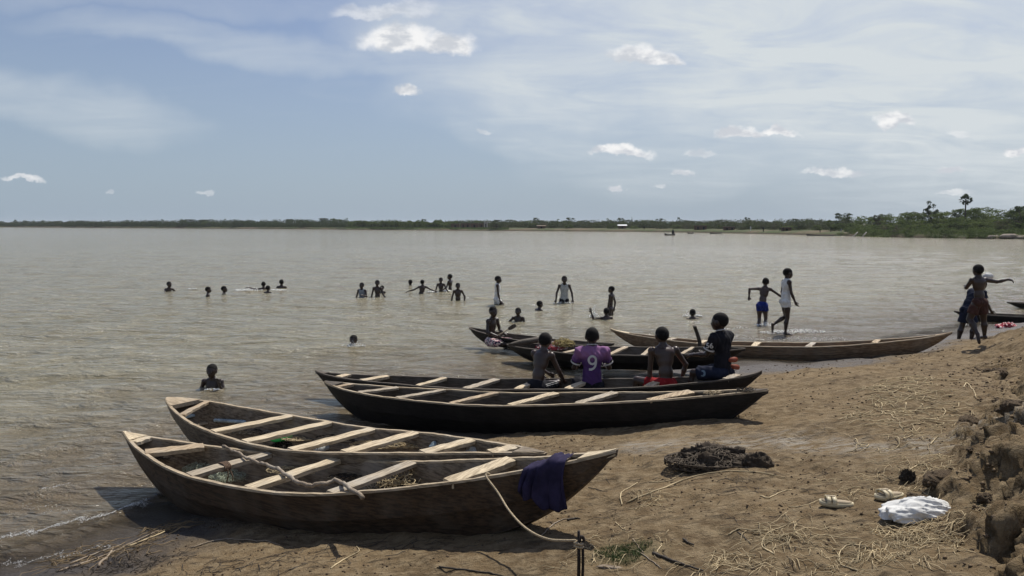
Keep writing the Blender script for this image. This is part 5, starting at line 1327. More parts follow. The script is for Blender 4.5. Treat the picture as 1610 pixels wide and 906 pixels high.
pb = inboat(B, 440, 695, .12); bot = empty('plastic_bottle', (pb.x, pb.y, pb.z + .16), R(28), 'bright green plastic bottle lying on dark netting in the second boat', 'bottle')
v, f = lathe_x([(.135, .008), (.133, .030), (.12, .042), (.10, .0435), (.085, .041), (.07, .0435), (.04, .0435), (.03, .0405), (.015, .0435), (-.04, .0435), (-.06, .040), (-.095, .024), (-.11, .014), (-.122, .013)]); link('bottle_body', new_mesh('bottle_body', v, f), GREENP, bot)
v, f = lathe_x([(-.118, .016), (-.120, .0165), (-.136, .0165), (-.138, .014)]); link('cap', new_mesh('cap', v, f), plain('dark_green_cap', (.02, .16, .06), .4), bot)
tangle('dark_netting', (pb.x + .04, pb.y + .02, pb.z), .22, .13, .12, 300, .0045, NETD, 'black knotted netting under the green bottle', 'netting', 5)
pr_ = inboat(B, 362, 663, .05); rl = []
for i in range(25):
    x = -.20 + .40 * i / 24; rl.append((x, .024 * (1 + .18 * math.sin(i * 2.3) * .5 + .12 * math.sin(i * 2.9))))
v, f = lathe_x([(-.205, .01)] + rl + [(.205, .012)], 16); v = [(x, y * (1 + .15 * math.sin(x * 90 + z * 60)), z * .85) for x, y, z in v]
o = link('rolled_sheet', new_mesh('rolled_sheet', v, f), BLUEP, None, (pr_.x, pr_.y, pr_.z + .05), (0, 0, R(-12))); tag(o, 'pale blue crumpled plastic roll at the water end of the second boat', 'plastic roll')


def scrap(px, py, bt, rx, ry, rz, mat, name, label, cat, seed, rot=0, up=.03):
    p = inboat(bt, px, py, up); v, f = crumple(rx, ry, rz, seed, 12, .22, 6); o = link(name, new_mesh(name, v, f), mat, None, (p.x, p.y, p.z + .005), (0, 0, rot)); return tag(o, label, cat)


scrap(303, 641, B, .08, .05, .03, REDP, 'rag', 'rust red rag under the first thwart of the second boat', 'rag', 3)
scrap(296, 652, B, .09, .05, .03, BLUEP, 'plastic_scrap', 'pale blue scrap at the tip of the second boat', 'plastic scrap', 4, .6)
scrap(322, 664, B, .10, .045, .02, CREAMD, 'wood_chip', 'dull tan board scrap left of the blue roll', 'scrap', 5, .9)
scrap(345, 672, B, .11, .05, .02, WOOD_THWART2, 'wood_chip', 'brownish wood scrap in front of the blue roll', 'scrap', 6, -.4)
scrap(508, 702, B, .11, .07, .05, CLEARP, 'plastic_bag', 'milky plastic bag right of the green bottle', 'plastic bag', 7, .8)
scrap(683, 703, B, .05, .05, .07, BLUEP, 'plastic_scrap', 'light blue scrap by the fifth thwart of the second boat', 'plastic scrap', 8)
scrap(745, 711, B, .10, .06, .06, CLEARP, 'plastic_bag', 'grey plastic bag near the landward end of the second boat', 'plastic bag', 9, .3)
scrap(560, 704, B, .12, .07, .04, CREAMD, 'sack_piece', 'torn tan sack piece in the middle of the second boat', 'sack piece', 10, .2)
tangle('straw_litter', inboat(B, 600, 700), .32, .14, .03, 70, .003, STRAW, 'dry litter on the floor of the second boat', 'dry litter', 12, .8)
tangle('straw_litter', inboat(B, 400, 680), .3, .14, .03, 60, .003, NETD, 'dark litter left of the green bottle in the second boat', 'dry litter', 13, .8)
for k, (bt, px, py, rx, ry, nn, mt) in enumerate(((A, 255, 722, .12, .08, 40, NETD), (A, 470, 740, .3, .12, 60, STRAW), (A, 560, 752, .25, .1, 60, NETD), (B, 540, 690, .3, .15, 70, NETD), (B, 640, 700, .25, .12, 60, STRAW), (B, 720, 702, .2, .1, 60, NETD), (B, 470, 690, .2, .1, 50, STRAW))):
    o = tangle('litter', inboat(bt, px, py), rx, ry, .02, nn, .0028, mt, None, None, 700 + k, .8); tag(o, ('pale' if mt is STRAW else 'dark') + ' stems and twine littering the floor of the ' + ('nearest' if bt is A else 'second') + ' boat, ' + ['at its water end', 'under the crooked branch', 'before the dry stems', 'past the green bottle', 'towards its landward end', 'by the last thwarts', 'beside the green bottle'][k], 'litter')
# red and yellow nets in the floating boat, nets of the canoe
pe = inboat(E_, 868, 545, .04); tangle('fishing_net', pe, .32, .18, .12, 240, .006, CL_REDPAT, 'dull red netting heap in the broad floating boat', 'fishing net', 14)
pe = inboat(E_, 886, 541, .04); tangle('fishing_net', pe, .22, .18, .17, 160, .006, NETY, 'yellow netting heap on the red one in the broad floating boat', 'fishing net', 15)
v, f = tube(curve_pts([atY(800, 542, 13.6), atY(822, 538, 13.75), atY(848, 534, 13.9), atY(866, 531, 14.0)], 16), [.02 + .035 * math.sin(min(1, i / 6) * 1.5) for i in range(17)], 8); tag(link('log', new_mesh('log', v, f), WOOD_DARKIN), 'dark log lying along the edge of the broad floating boat', 'log')
c = p5['w'](p5['knR'] * .5 + p5['knL'] * .5); cn = (c[0] + .22, c[1] - .10, .10)
tangle('fishing_net', cn, .22, .17, .20, 200, .005, NETD, 'dark fishing net heap before the boy in the small canoe', 'fishing net', 16)
pa = Vector(p5['w'](p5['wrR'])); pbb = Vector(p5['w'](p5['wrL'])); m0 = (pa + pbb) / 2; dv = (Vector(atY(790, 502, m0.y - .15)) - Vector(atY(746, 528, m0.y + .1))).normalized()
v, f = tube([m0 - dv * .38, m0, m0 + dv * .22], .012, 7); pd_ = empty('paddle', m0, 0, 'short paddle held by the boy in the small canoe', 'paddle'); v = [Vector(q) - m0 for q in v]; link('shaft', new_mesh('shaft', v, f), WOOD_THWART, pd_)
sd_ = dv.cross(Vector((0, 1, 0))).normalized(); vs = []
for (l_, w_) in ((.20, .014), (.24, .035), (.34, .042), (.40, .026)):
    for yy in (-.006, .006): vs += [dv * l_ + sd_ * w_ + Vector((0, yy, 0)), dv * l_ - sd_ * w_ + Vector((0, yy, 0))]
fs = [];
for i in range(3):
    a = i * 4; fs += [(a, a + 1, a + 5, a + 4), (a + 2, a + 6, a + 7, a + 3), (a, a + 4, a + 6, a + 2), (a + 1, a + 3, a + 7, a + 5)]
fs += [(0, 2, 3, 1), (12, 13, 15, 14)]; link('blade', new_mesh('blade', vs, fs, False), WOOD_DARKIN, pd_)
# upright crooked pole in the shallows, oar by the black-jersey boy
pts = curve_pts([atY(1106, 579, 13.35), atY(1103, 566, 13.35), atY(1101, 552, 13.3), atY(1100, 538, 13.3), atY(1096, 524, 13.25), atY(1092, 513, 13.2)], 24); v, f = tube(pts, [.045 - .0006 * i for i in range(25)], 8); tag(link('mooring_pole', new_mesh('mooring_pole', v, f), STICKD), 'crooked dark pole standing upright in the shallows behind the seated boys', 'pole')
pts = [atY(1076, 559, 9.9), atY(1098, 557, 9.8), atY(1122, 554, 9.6)]; v, f = tube(curve_pts(pts, 10), [.014, .014, .015, .016, .018, .019, .02, .02, .02, .02, .018], 8); tag(link('oar_shaft', new_mesh('oar_shaft', v, f), STICKD), 'dark oar shaft held level by the boy in the black jersey', 'oar')


def sole(L_, W_, T_):
    out = []
    for i in range(20):
        a = 2 * PI * i / 20; x = math.cos(a) * L_ / 2; w_ = W_ / 2 * (.86 + .18 * math.cos(a) - .12 * math.cos(2 * a)); sn_ = math.sin(a); x = math.copysign(abs(math.cos(a)) ** .75, math.cos(a)) * L_ / 2; out.append((x, math.copysign(abs(sn_) ** .62, sn_) * w_ * (1 if sn_ > 0 else .93)))
    vs = [(x, y, z * T_ + .012 * max(0, x / L_ - .2)) for z in (0, 1) for x, y in out]; fs = [tuple(range(20))[::-1], tuple(range(20, 40))] + [(i, (i + 1) % 20, 20 + (i + 1) % 20, 20 + i) for i in range(20)]
    return vs, fs


OR = plain('orange_red_rubber', (.26, .06, .03), .6, .12, 20)
for i, (px, py, lb) in enumerate(((1152, 566, 'upper of the two orange sandals standing behind the black jersey boy'), (1155, 577, 'lower of the two orange sandals standing behind the black jersey boy'))):
    p = atY(px, py, 8.75 + .05 * i); v, f = sole(.115, .066, .016); o = link('sandal', new_mesh('sandal', v, f), OR, None, tuple(p), (R(80), R(-8 + 20 * i), R(8))); tag(o, lb, 'sandal', 'orange sandals')
# rope from the nearest boat to the stake
t7 = A.t_at(766, -1); gnl = A.world(t7, -(A.hw(t7) + .01), A.zc(t7) + .008); stx = G(910, 899) if True else None
sb = np.array([0, 0, 0.]); Ys_ = 3.86; sb = atY(910, 835, Ys_); zg = gz(sb[0], Ys_); print('STAKE top', sb, 'ground', zg)
gin = A.world(t7, -(A.hw(t7) - .10), A.zc(t7) - .10)
rp = [gin, A.world(t7, -(A.hw(t7) - .03), A.zc(t7) + .012), gnl]
for px, py, k in ((783, 775, .12), (799, 801, .30), (818, 823, .48), (838, 838, .66), (862, 848, .82), (885, 850, .93), (905, 850, 1.0)): rp.append(Vector(atY(px, py, float(gnl.y) + (Ys_ - float(gnl.y)) * k)))
rp = [Vector(q) for q in rp]
for q in rp[3:]: q.z = max(q.z, gz(q.x, q.y) + .008)
v, f = tube(curve_pts(rp, 70), .0068, 7); parts = [(v, f)]
for k in range(2): parts.append(tube([Vector((sb[0], Ys_, sb[2] - .065 - k * .017)) + Vector((.022 * math.cos(a), .022 * math.sin(a), .004 * math.sin(a * 2))) for a in np.linspace(0, 2 * PI, 15)], .0075, 6))
tag(link('mooring_rope', new_mesh('mooring_rope', *merge(parts)), ROPE), 'pale rope running from the nearest boat to the iron stake', 'rope')
stk = empty('iron_stake', (sb[0], Ys_, zg), 0, 'dark iron stake with a loop at the bottom edge, tied with pale rope', 'stake'); IRON = plain('rusty_iron', (.022, .016, .013), .7, .4, 60, .5)
hs = sb[2] - zg; v, f = tube([(0, 0, -.05), (.002, 0, hs * .5), (0, 0, hs)], [.009, .0095, .008], 8); link('rod', new_mesh('rod', v, f), IRON, stk)
v, f = tube(curve_pts([(.018, 0, -.05), (.024, 0, hs * .4), (.022, 0, hs - .075), (.027, 0, hs - .05), (.020, 0, hs - .032), (.008, 0, hs - .036), (.006, 0, hs - .06)], 36), .0078, 8); link('hook', new_mesh('hook', v, f), IRON, stk)
# faded indigo cloth over the pointed end of the nearest boat
U_, V_n = 34, 30; vs = []; ta, tb_ = A.t_at(826, -1), A.t_at(893, -1)
for i in range(U_ + 1):
    u = i / U_; t = ta + (tb_ - ta) * u; left = 1 - sstep(u, .36, .46); Lh = .20 * left + .315 * (1 - left) + .018 * math.sin(u * 9); Lh -= .05 * sstep(u, .0, .05) * 0 + .06 * (1 - sstep(u, 0, .12))
    peak = .028 * math.exp(-((u - .62) / .16) ** 2)
    for j in range(V_n + 1):
        q = j / V_n * (.10 + Lh) - .10
        if q < 0: y = -(A.hw(t) - (-q) * 1.0 + .002 - .02); z = A.zc(t) + .020 + peak + .012 * math.sin(u * 20 + q * 30) ** 2
        else:
            th_ = min(q / .03, 1); y = -(A.hw(t) + .022 * math.sin(th_ * PI / 2)); z = A.zc(t) + .020 + peak * (1 - th_) - max(0, q - .01)
        fo = min(max(q, 0) / .12, 1); am = .020 * left + .010; y -= fo * (am * (1 + math.sin(u * (34 if left > .5 else 19) + 1.2 * math.sin(q * 12))) + .01); dx = -.05 * left * fo * (u - .0) * 0 + fo * (.012 * math.sin(u * 23 + q * 8)) + .055 * q * (1 - left) - .12 * q * left * (1 - u)
        vs.append(A.world(t, y, z) + Vector((math.cos(A.ang), math.sin(A.ang), 0)) * dx)
w_ = V_n + 1; fs = [(i * w_ + j, (i + 1) * w_ + j, (i + 1) * w_ + j + 1, i * w_ + j + 1) for i in range(U_) for j in range(V_n)]
cl = link('garment', new_mesh('garment', vs, fs), CL_INDIGO); md = cl.modifiers.new('thickness', 'SOLIDIFY'); md.thickness = .004; tag(cl, 'faded indigo garment hung over the pointed landward end of the nearest boat', 'garment')
# support block and tied cords of the empty blackened boat
tb_ = .865; q = Cb.world(tb_, -.02, 0); g_ = gz(q.x, q.y); zt_ = Cb.zk(tb_); v, f = lump(.10, .09, max(.06, (zt_ - g_) * .6 + .03), 91, 8, .2, 1); o = link('support_block', new_mesh('support_block', v, f), STICKD, None, (q.x, q.y, g_ + .02)); tag(o, 'dark wooden block under the landward end of the blackened boat', 'block')
for k, (tt_, sd) in enumerate(((.91, -1), (.965, -.3))):
    p = Cb.world(tt_, sd * Cb.hw(tt_) * .6, Cb.zc(tt_) + .012); tangle('tied_cord', p, .11, .07, .035, 26, .004, NETD if k else ROPE, ('pale' if not k else 'black') + ' cord knotted near the landward tip of the blackened boat', 'cord', 60 + k, .9)

# ------------------------------------------------------------------ things lying on the bank
def onground(px, py, dz=0): p = G(px, py); return Vector((p[0], p[1], gz(p[0], p[1]) + dz))


for i, (px, py, rz, lb) in enumerate(((1315, 795, R(-12), 'cream sandal lying alone on the bank, left one of the pair'), (1398, 784, R(14), 'cream sandal beside the white cloth bundle'))):
    p = onground(px, py); r = empty('sandal', p, rz + PI, lb, 'sandal', 'cream sandals'); v, f = sole(.205, .086, .026); link('sole', new_mesh('sole', v, f), CREAM, r); v, f = sole(.18, .068, .004); link('insole', new_mesh('insole', [(x, y, z + .0265) for x, y, z in v], f), CREAMD, r)
    for k, x0 in enumerate((.018, .052)):
        vs = []
        for j in range(11):
            a = PI * j / 10
            for dx in (-.013, .013): vs.append((x0 + dx, .048 * math.cos(a), .024 + .036 * math.sin(a) ** .6)); vs.append((x0 + dx, .044 * math.cos(a), .022 + .032 * math.sin(a) ** .6))
        fs = []
        for j in range(10):
            a = j * 4; fs += [(a, a + 2, a + 6, a + 4), (a + 1, a + 5, a + 7, a + 3), (a, a + 4, a + 5, a + 1), (a + 2, a + 3, a + 7, a + 6)]
        link('strap', new_mesh('strap', vs, fs), CREAM, r)
    v, f = boxv(.01, .06, -.008, .008, .058, .0625); link('buckle', new_mesh('buckle', v, f, False), CREAMD, r)
p = onground(1438, 812, .015); v, f = crumple(.215, .105, .080, 17, 60, -.15, 7.5); tag(link('cloth_bundle', new_mesh('cloth_bundle', v, f), CL_WHITE, None, p, (0, 0, R(12))), 'white crumpled cloth lying beside the cream sandal on straw', 'cloth')
SACKD = cloth('dark_brown_net_cloth', (.060, .047, .035), .5); NETB = plain('brown_net', (.085, .067, .048), .9, .5, 40); p = onground(1122, 730, .0); tangle('fishing_net', p + Vector((0, 0, 0)), .40, .22, .135, 700, .0042, NETB, 'dark brown heap of bunched fishing net by the blackened boat', 'fishing net', 21, .6)
v, f = crumple(.27, .17, .125, 24, 60, -.8, 11); tag(link('net_cloth', new_mesh('net_cloth', v, f), SACKD, None, p + Vector((.02, .0, -.02)), (0, 0, .2)), 'dark cloth bunched inside the brown net heap', 'cloth')
p = onground(1165, 728, -.01); v, f = crumple(.26, .12, .05, 25, 34, -.4, 6); SACK = cloth('dirty_brown_sack', (.060, .047, .034), .35); tag(link('sack', new_mesh('sack', v, f), SACK, None, p, (0, 0, -.1)), 'flat dirty brown sack between the net heap and the rounded sack', 'sack')
p = onground(1190, 733, .0); v, f = crumple(.125, .085, .09, 27, 30, -.35, 5); tag(link('sack', new_mesh('sack', v, f), SACK, None, p, (0, 0, .1)), 'small rounded dirty brown sack right of the net heap', 'sack')
p = onground(1427, 757, .01); v, f = crumple(.05, .045, .05, 71, 22, .35, 14); tag(link('clod', new_mesh('clod', v, f, False), MUDM, None, p), 'black round clod on the bank above the cream sandal', 'clod')
p = onground(1582, 514, .0); v, f = crumple(.30, .16, .09, 35, 24, .35, 8); tag(link('garment', new_mesh('garment', v, f), CL_REDPAT, None, p, (0, 0, .35)), 'red and white garment dropped on the bank by the running child', 'garment')
p = onground(625 + 895, 905, 0)


def strand(p0, ang, L, bend, rad, r, lift=.02, segs=5, sides=4):
    pts = []; p = Vector(p0); a = ang
    for i in range(segs + 1):
        z = gz(p.x, p.y) + rad * .8 + lift * math.sin(PI * i / segs) * r.random(); pts.append(Vector((p.x, p.y, z)))
        a += bend * r.uniform(-.3, 1) + (r.uniform(-.9, .9) if r.random() < .18 else 0); p = p + Vector((math.cos(a), math.sin(a), 0)) * L / segs
    return tube(pts, [rad] * segs + [rad * .6], sides, True)


def straw(px, py, rx, ry, n, label, L=(.07, .26), seed=0, mat=STRAW, rad=.0026, lift=.03, name='dry_straw', bias=None):
    r = random.Random(seed); c = G(px, py); parts = []; sx = rx / F * c[1]; e1 = G(px, py + ry); e0 = G(px, py - ry); sy = abs(e0[1] - e1[1]) / 2
    for i in range(n):
        a = r.uniform(0, 2 * PI); q = r.random() ** .75; p = (c[0] + sx * q * math.cos(a) + c[0] / c[1] * sy * q * math.sin(a), c[1] + sy * q * math.sin(a), 0)
        an = r.uniform(0, 2 * PI) if bias is None or r.random() < .35 else bias + r.gauss(0, .3)
        parts.append(strand(p, an, r.uniform(*L), r.uniform(-.35, .35), rad * r.uniform(.4, 1.0), r, lift))
    return tag(link(name, new_mesh(name, *merge(parts)), mat), label, kind='stuff')


REEDM = plain('wet_reed', (.20, .145, .08), .75, .45, 9, .3)
straw(1415, 628, 85, 40, 240, 'pale dry straw scattered on the bank in the right middle', (.12, .40), 1, rad=.0044)
straw(1440, 850, 95, 42, 260, 'dense dry straw below the white cloth', (.05, .19), 2)
straw(1230, 845, 70, 22, 80, 'dry straw spread below the lone sandal', (.10, .30), 3)
straw(1010, 788, 40, 16, 34, 'bleached twig litter right of the indigo garment', (.06, .18), 4)
straw(1430, 745, 130, 34, 130, 'sparse straw around the black clod', (.06, .2), 5)
straw(1300, 895, 160, 22, 110, 'dry straw along the bottom edge', (.05, .18), 6)
straw(1130, 885, 70, 18, 50, 'dry straw right of the grass patch', (.08, .22), 7)
straw(1480, 690, 100, 70, 110, 'loose straw strewn on the slope of the right bank', (.08, .25), 8)
straw(150, 878, 95, 16, 90, 'dry reed stems washed up at the lower left waterline', (.10, .34), 9, REEDM, rad=.0036, bias=R(38))
straw(250, 835, 40, 8, 36, 'dry reed stems at the waterline close to the nearest boat', (.10, .30), 10, REEDM, rad=.0036, bias=R(38))
straw(200, 893, 120, 12, 90, 'dark rotting twig litter at the lower left waterline', (.05, .16), 11, STICKD, .003)
straw(1150, 760, 330, 110, 260, 'fine dark twigs strewn over the whole bank', (.04, .15), 12, STICKD, .0020, .01, 'twigs')
straw(1250, 700, 330, 120, 160, 'single pale straws strewn over the whole bank', (.04, .14), 13, STRAW, .0020, .01)
straw(420, 885, 330, 16, 110, 'dark wet twigs in front of the nearest boat', (.05, .2), 14, STICKD, .0026, .01, 'twigs')
straw(960, 870, 120, 34, 50, 'dry straw near the iron stake', (.05, .18), 15, STRAW, .0024)
STK = 'single sticks lying on the bank'
for k, (ctrl, rad, mt, lb) in enumerate((
        ([(985, 792), (1010, 781), (1045, 768), (1085, 752), (1130, 745), (1185, 743), (1235, 752)], .006, STRAW, 'long pale curved stalk sweeping right in front of the net heap'),
        ([(978, 795), (976, 778), (990, 768), (1002, 760)], .005, STRAW, 'forked pale twig left of the long curved stalk'),
        ([(1020, 760), (1050, 757), (1080, 742), (1085, 735)], .004, STRAW, 'thin pale stalk running to the net heap'),
        ([(852, 843), (868, 827), (882, 819), (895, 817)], .005, STICK, 'bent pale twig above the mooring rope'),
        ([(892, 819), (905, 817), (912, 817)], .008, STICKD, 'short dark stick ending the bent pale twig'),
        ([(1026, 872), (1052, 882), (1078, 891), (1105, 900)], .009, STICKD, 'thick dark stick at the bottom edge right of the grass patch'),
        ([(1002, 868), (1020, 880), (1040, 895)], .004, STICK, 'thin grey stick between the grass patch and the thick dark stick'),
        ([(1032, 871), (1038, 862), (1040, 856)], .004, STRAW, 'short pale twig standing off the thick dark stick'),
        ([(1075, 850), (1082, 855), (1091, 859)], .008, STICKD, 'short stubby dark stick right of the grass patch'),
        ([(968, 822), (976, 830), (983, 835)], .003, STRAW, 'small pale straight twig above the grass patch'),
        ([(995, 849), (1004, 862), (1012, 870)], .004, STICK, 'reddish thin twig on the grass patch'),
        ([(925, 767), (945, 772), (955, 774)], .003, STICKD, 'thin dark twig right of the indigo garment'),
        ([(1145, 842), (1163, 833), (1185, 835), (1205, 834)], .005, STRAW, 'pale jointed stalk left of the straw spread'),
        ([(1160, 838), (1172, 848), (1180, 856)], .004, STICKD, 'dark twig under the pale jointed stalk'),
        ([(1350, 900), (1322, 888), (1322, 868), (1340, 858), (1365, 862)], .0045, STRAW, 'looped pale stalk near the bottom edge'),
        ([(1215, 873), (1198, 860), (1205, 842), (1235, 828)], .005, STRAW, 'curved pale stalk below the lone sandal'),
        ([(1195, 781), (1210, 784), (1225, 776), (1245, 771)], .005, STRAW, 'crooked stalk left of the lone sandal'),
        ([(1240, 798), (1262, 797), (1290, 786)], .004, STRAW, 'thin straight stalk touching the lone sandal'),
        ([(1430, 740), (1442, 733), (1455, 731), (1465, 735)], .005, STRAW, 'arched pale stalk above the black clod'),
        ([(1463, 700), (1472, 690), (1480, 687)], .006, STRAW, 'short thick pale stalk on the slope'),
        ([(1515, 610), (1520, 603), (1528, 612), (1535, 628)], .006, STRAW, 'bent pale stalk high on the right slope'),
        ([(90, 900), (140, 884), (185, 866), (235, 842), (270, 826)], .008, STICK, 'longest washed up reed stem at the lower left'),
        ([(155, 893), (172, 874), (178, 862)], .011, STICK, 'thick forked branch in the lower left debris'),
        ([(200, 862), (235, 848), (262, 836)], .009, STRAW, 'pale split reed beside the longest stem'),
        ([(110, 888), (150, 872), (190, 858)], .007, STICK, 'reed stem at the water side of the lower left debris'),
        ([(300, 862), (345, 850), (400, 852), (440, 858)], .005, STICK, 'thin stick in front of the shadow of the nearest boat'),
        ([(520, 895), (548, 877), (565, 868), (560, 860)], .005, STRAW, 'thin pale straw in the shade of the nearest boat'),
        ([(690, 893), (760, 902), (800, 910)], .006, STICKD, 'dark stick at the bottom edge left of the stake'))):
    pts = []
    for (px, py) in ctrl: q = onground(px, py); pts.append(q)
    cpt = curve_pts(pts, max(8, len(ctrl) * 5)); r = random.Random(k); out = []
    for q in cpt: out.append(Vector((q.x + r.uniform(-.003, .003), q.y + r.uniform(-.003, .003), max(q.z, gz(q.x, q.y)) + rad * .9)))
    v, f = tube(out, [rad * (1 - .5 * i / len(out)) for i in range(len(out))], 6); tag(link('stick', new_mesh('stick', v, f), mt), lb, 'stick', STK)
# peeled bark by the grass
q = onground(960, 893); v, f = crumple(.075, .018, .012, 5, 10, .2, 5); tag(link('bark_piece', new_mesh('bark_piece', v, f), STICK, None, q, (0, 0, -.2)), 'flat peeled bark piece below the grass patch', 'bark')
# grass patch
n = 1500; gp = G(982, 869); aa = rng.uniform(0, 2 * PI, n); qq = np.sqrt(rng.uniform(0, 1, n)) * (1 + .3 * np.sin(aa * 3)); gx_ = gp[0] + .15 * qq * np.cos(aa); gy_ = gp[1] + .13 * qq * np.sin(aa); gzv = height(gx_, gy_); L_ = rng.uniform(.008, .026, n); dr = rng.normal(0, .6, (n, 2)); wv = rng.uniform(0, PI, n); ww = .0016
b0 = np.stack([gx_ - ww * np.cos(wv), gy_ - ww * np.sin(wv), gzv], 1); b1 = np.stack([gx_ + ww * np.cos(wv), gy_ + ww * np.sin(wv), gzv], 1); tp = np.stack([gx_ + dr[:, 0] * L_, gy_ + dr[:, 1] * L_, gzv + L_], 1)
tag(link('grass_patch', fast_mesh('grass_patch', np.stack([b0, b1, tp], 1).reshape(-1, 3), np.arange(3 * n).reshape(-1, 3), False), plain('short_grass', (.055, .085, .025), .8, .3, 40)), 'small patch of short green grass near the iron stake', kind='stuff')
# soil crumbs and clods
SOIL = plain('dry_soil', (.165, .118, .072), .97, .45, 30, 1, .03); SOILD = plain('dark_soil', (.085, .058, .036), .97, .4, 14, 1, .012)
oct_v = np.array([(1, 0, 0), (-1, 0, 0), (0, 1, 0), (0, -1, 0), (0, 0, 1), (0, 0, -1.)]); oct_f = np.array([(0, 2, 4), (2, 1, 4), (1, 3, 4), (3, 0, 4), (2, 0, 5), (1, 2, 5), (3, 1, 5), (0, 3, 5)])


def crumbs(name, xs, ys, size, mat, label):
    z = height(xs, ys); n = len(xs); v = oct_v[None] * (1 + rng.uniform(-.35, .35, (n, 6, 1))); a = rng.uniform(0, 2 * PI, n); c, s_ = np.cos(a)[:, None], np.sin(a)[:, None]
    v = np.stack([v[..., 0] * c - v[..., 1] * s_, v[..., 0] * s_ + v[..., 1] * c, v[..., 2] * .7], -1) * size[:, None, None]; v += np.stack([xs, ys, z + size * .2], -1)[:, None]
    f = (oct_f[None] + (np.arange(n) * 6)[:, None, None]).reshape(-1, 3); tag(link(name, fast_mesh(name, v.reshape(-1, 3), f, False), mat), label, kind='stuff')


n = 7000; yy = 3.2 + 12 * rng.random(n) ** 1.6; xx = rng.uniform(-.62, .72, n) * yy; s_ = seg_dist(xx, yy, SHORE, True); k_ = (s_ > .25) & (fbm(xx * 1.4, yy * 1.4, 300, 3) > -.06); xx, yy = xx[k_], yy[k_]
crumbs('soil_crumbs', xx, yy, rng.uniform(.003, .011, len(xx)) * (.6 + yy / 9), SOILD, 'small dark soil crumbs over the bank')
n = 2400; yy = 3.0 + 8 * rng.random(n) ** 1.3; xb_ = np.interp(yy, [p[1] for p in BANK[:12]], [p[0] for p in BANK[:12]]); xx = xb_ + rng.normal(.2, .26, n); kk_ = fbm(xx * 2.5, yy * 2.5, 310, 2) > -.05; xx, yy = xx[kk_], yy[kk_]; n = len(xx)
crumbs('bank_rubble', xx, yy, rng.uniform(.3, 1, n) ** 2 * .020 * (.7 + yy / 14), SOIL, 'crumbled soil along the broken edge of the right bank')


def clod(seed, n=16):
    vs, fs = lump(1, .85, .7, seed, n, .38, .6); out = []
    for (x, y, z) in vs:
        k = 1 + .55 * float(fbm(np.array([x * 3.1 + z * 2.3 + seed]), np.array([y * 3.1 - z * 2.7]), seed + 3, 4)[0]); out.append((x * k, y * k, z * k))
    return new_mesh('soil_clod', out, fs, False)


PC = [clod(400 + i) for i in range(5)]
for m_ in PC: m_.materials.append(SOIL)
for i in range(20):
    y_ = 3.3 + 6.5 * rnd.random() ** 1.25; x_ = float(np.interp(y_, [p[1] for p in BANK[:12]], [p[0] for p in BANK[:12]])) + rnd.gauss(.30, .20); s1 = rnd.uniform(.03, .085) * (.8 + y_ / 14)
    o = bpy.data.objects.new('soil_clod', PC[i % 5]); C.objects.link(o); o.location = (x_, y_, gz(x_, y_) + s1 * .1); o.scale = (s1 * rnd.uniform(.8, 1.5), s1, s1 * rnd.uniform(.7, 1)); o.rotation_euler = (rnd.uniform(-.3, .3), rnd.uniform(-.3, .3), rnd.uniform(0, 6)); tag(o, 'lumpy brown soil clod on the broken edge of the right hand bank', 'soil clod', 'soil clods along the broken bank edge')

# ------------------------------------------------------------------ splashes, foam
DROP, t, b = newmat('water_spray', .15, .6); b.inputs['Base Color'].default_value = (.80, .80, .77, 1)


def splash(px, py, wpx, hpx, n, label, fm_=10, seed=0):
    r = np.random.default_rng(seed + 900); c = atZ(px, py, 0); s = c[1] / F; W_, H_ = wpx * s, hpx * s
    a = r.uniform(0, 2 * PI, n); q = r.random(n) ** .7; x = c[0] + W_ * q * np.cos(a); y = c[1] + W_ * .55 * q * np.sin(a); z = H_ * r.random(n) ** 1.8 * (1.05 - q); size = r.uniform(.3, 1.0, n) * s * 1.05
    v = oct_v[None] * (1 + r.uniform(-.3, .3, (n, 6, 1))) * size[:, None, None] + np.stack([x, y, z + .01], -1)[:, None]; V1 = v.reshape(-1, 3); F1 = (oct_f[None] + (np.arange(n) * 6)[:, None, None]).reshape(-1, 3)
    k = fm_; a = r.uniform(0, 2 * PI, k); q = r.random(k) ** .6; x = c[0] + W_ * q * np.cos(a); y = c[1] + W_ * .5 * q * np.sin(a); sz = np.stack([r.uniform(.8, 3, k) * s, r.uniform(.8, 3, k) * s, r.uniform(.3, .8, k) * s], -1)
    v = oct_v[None] * (1 + r.uniform(-.4, .4, (k, 6, 1))) * sz[:, None] + np.stack([x, y, np.full(k, .0) + .02], -1)[:, None]; V2 = v.reshape(-1, 3); F2 = (oct_f[None] + (np.arange(k) * 6)[:, None, None]).reshape(-1, 3) + len(V1)
    tag(link('splash', fast_mesh('splash', np.concatenate([V1, V2]), np.concatenate([F1, F2]), False), DROP), label, kind='stuff')


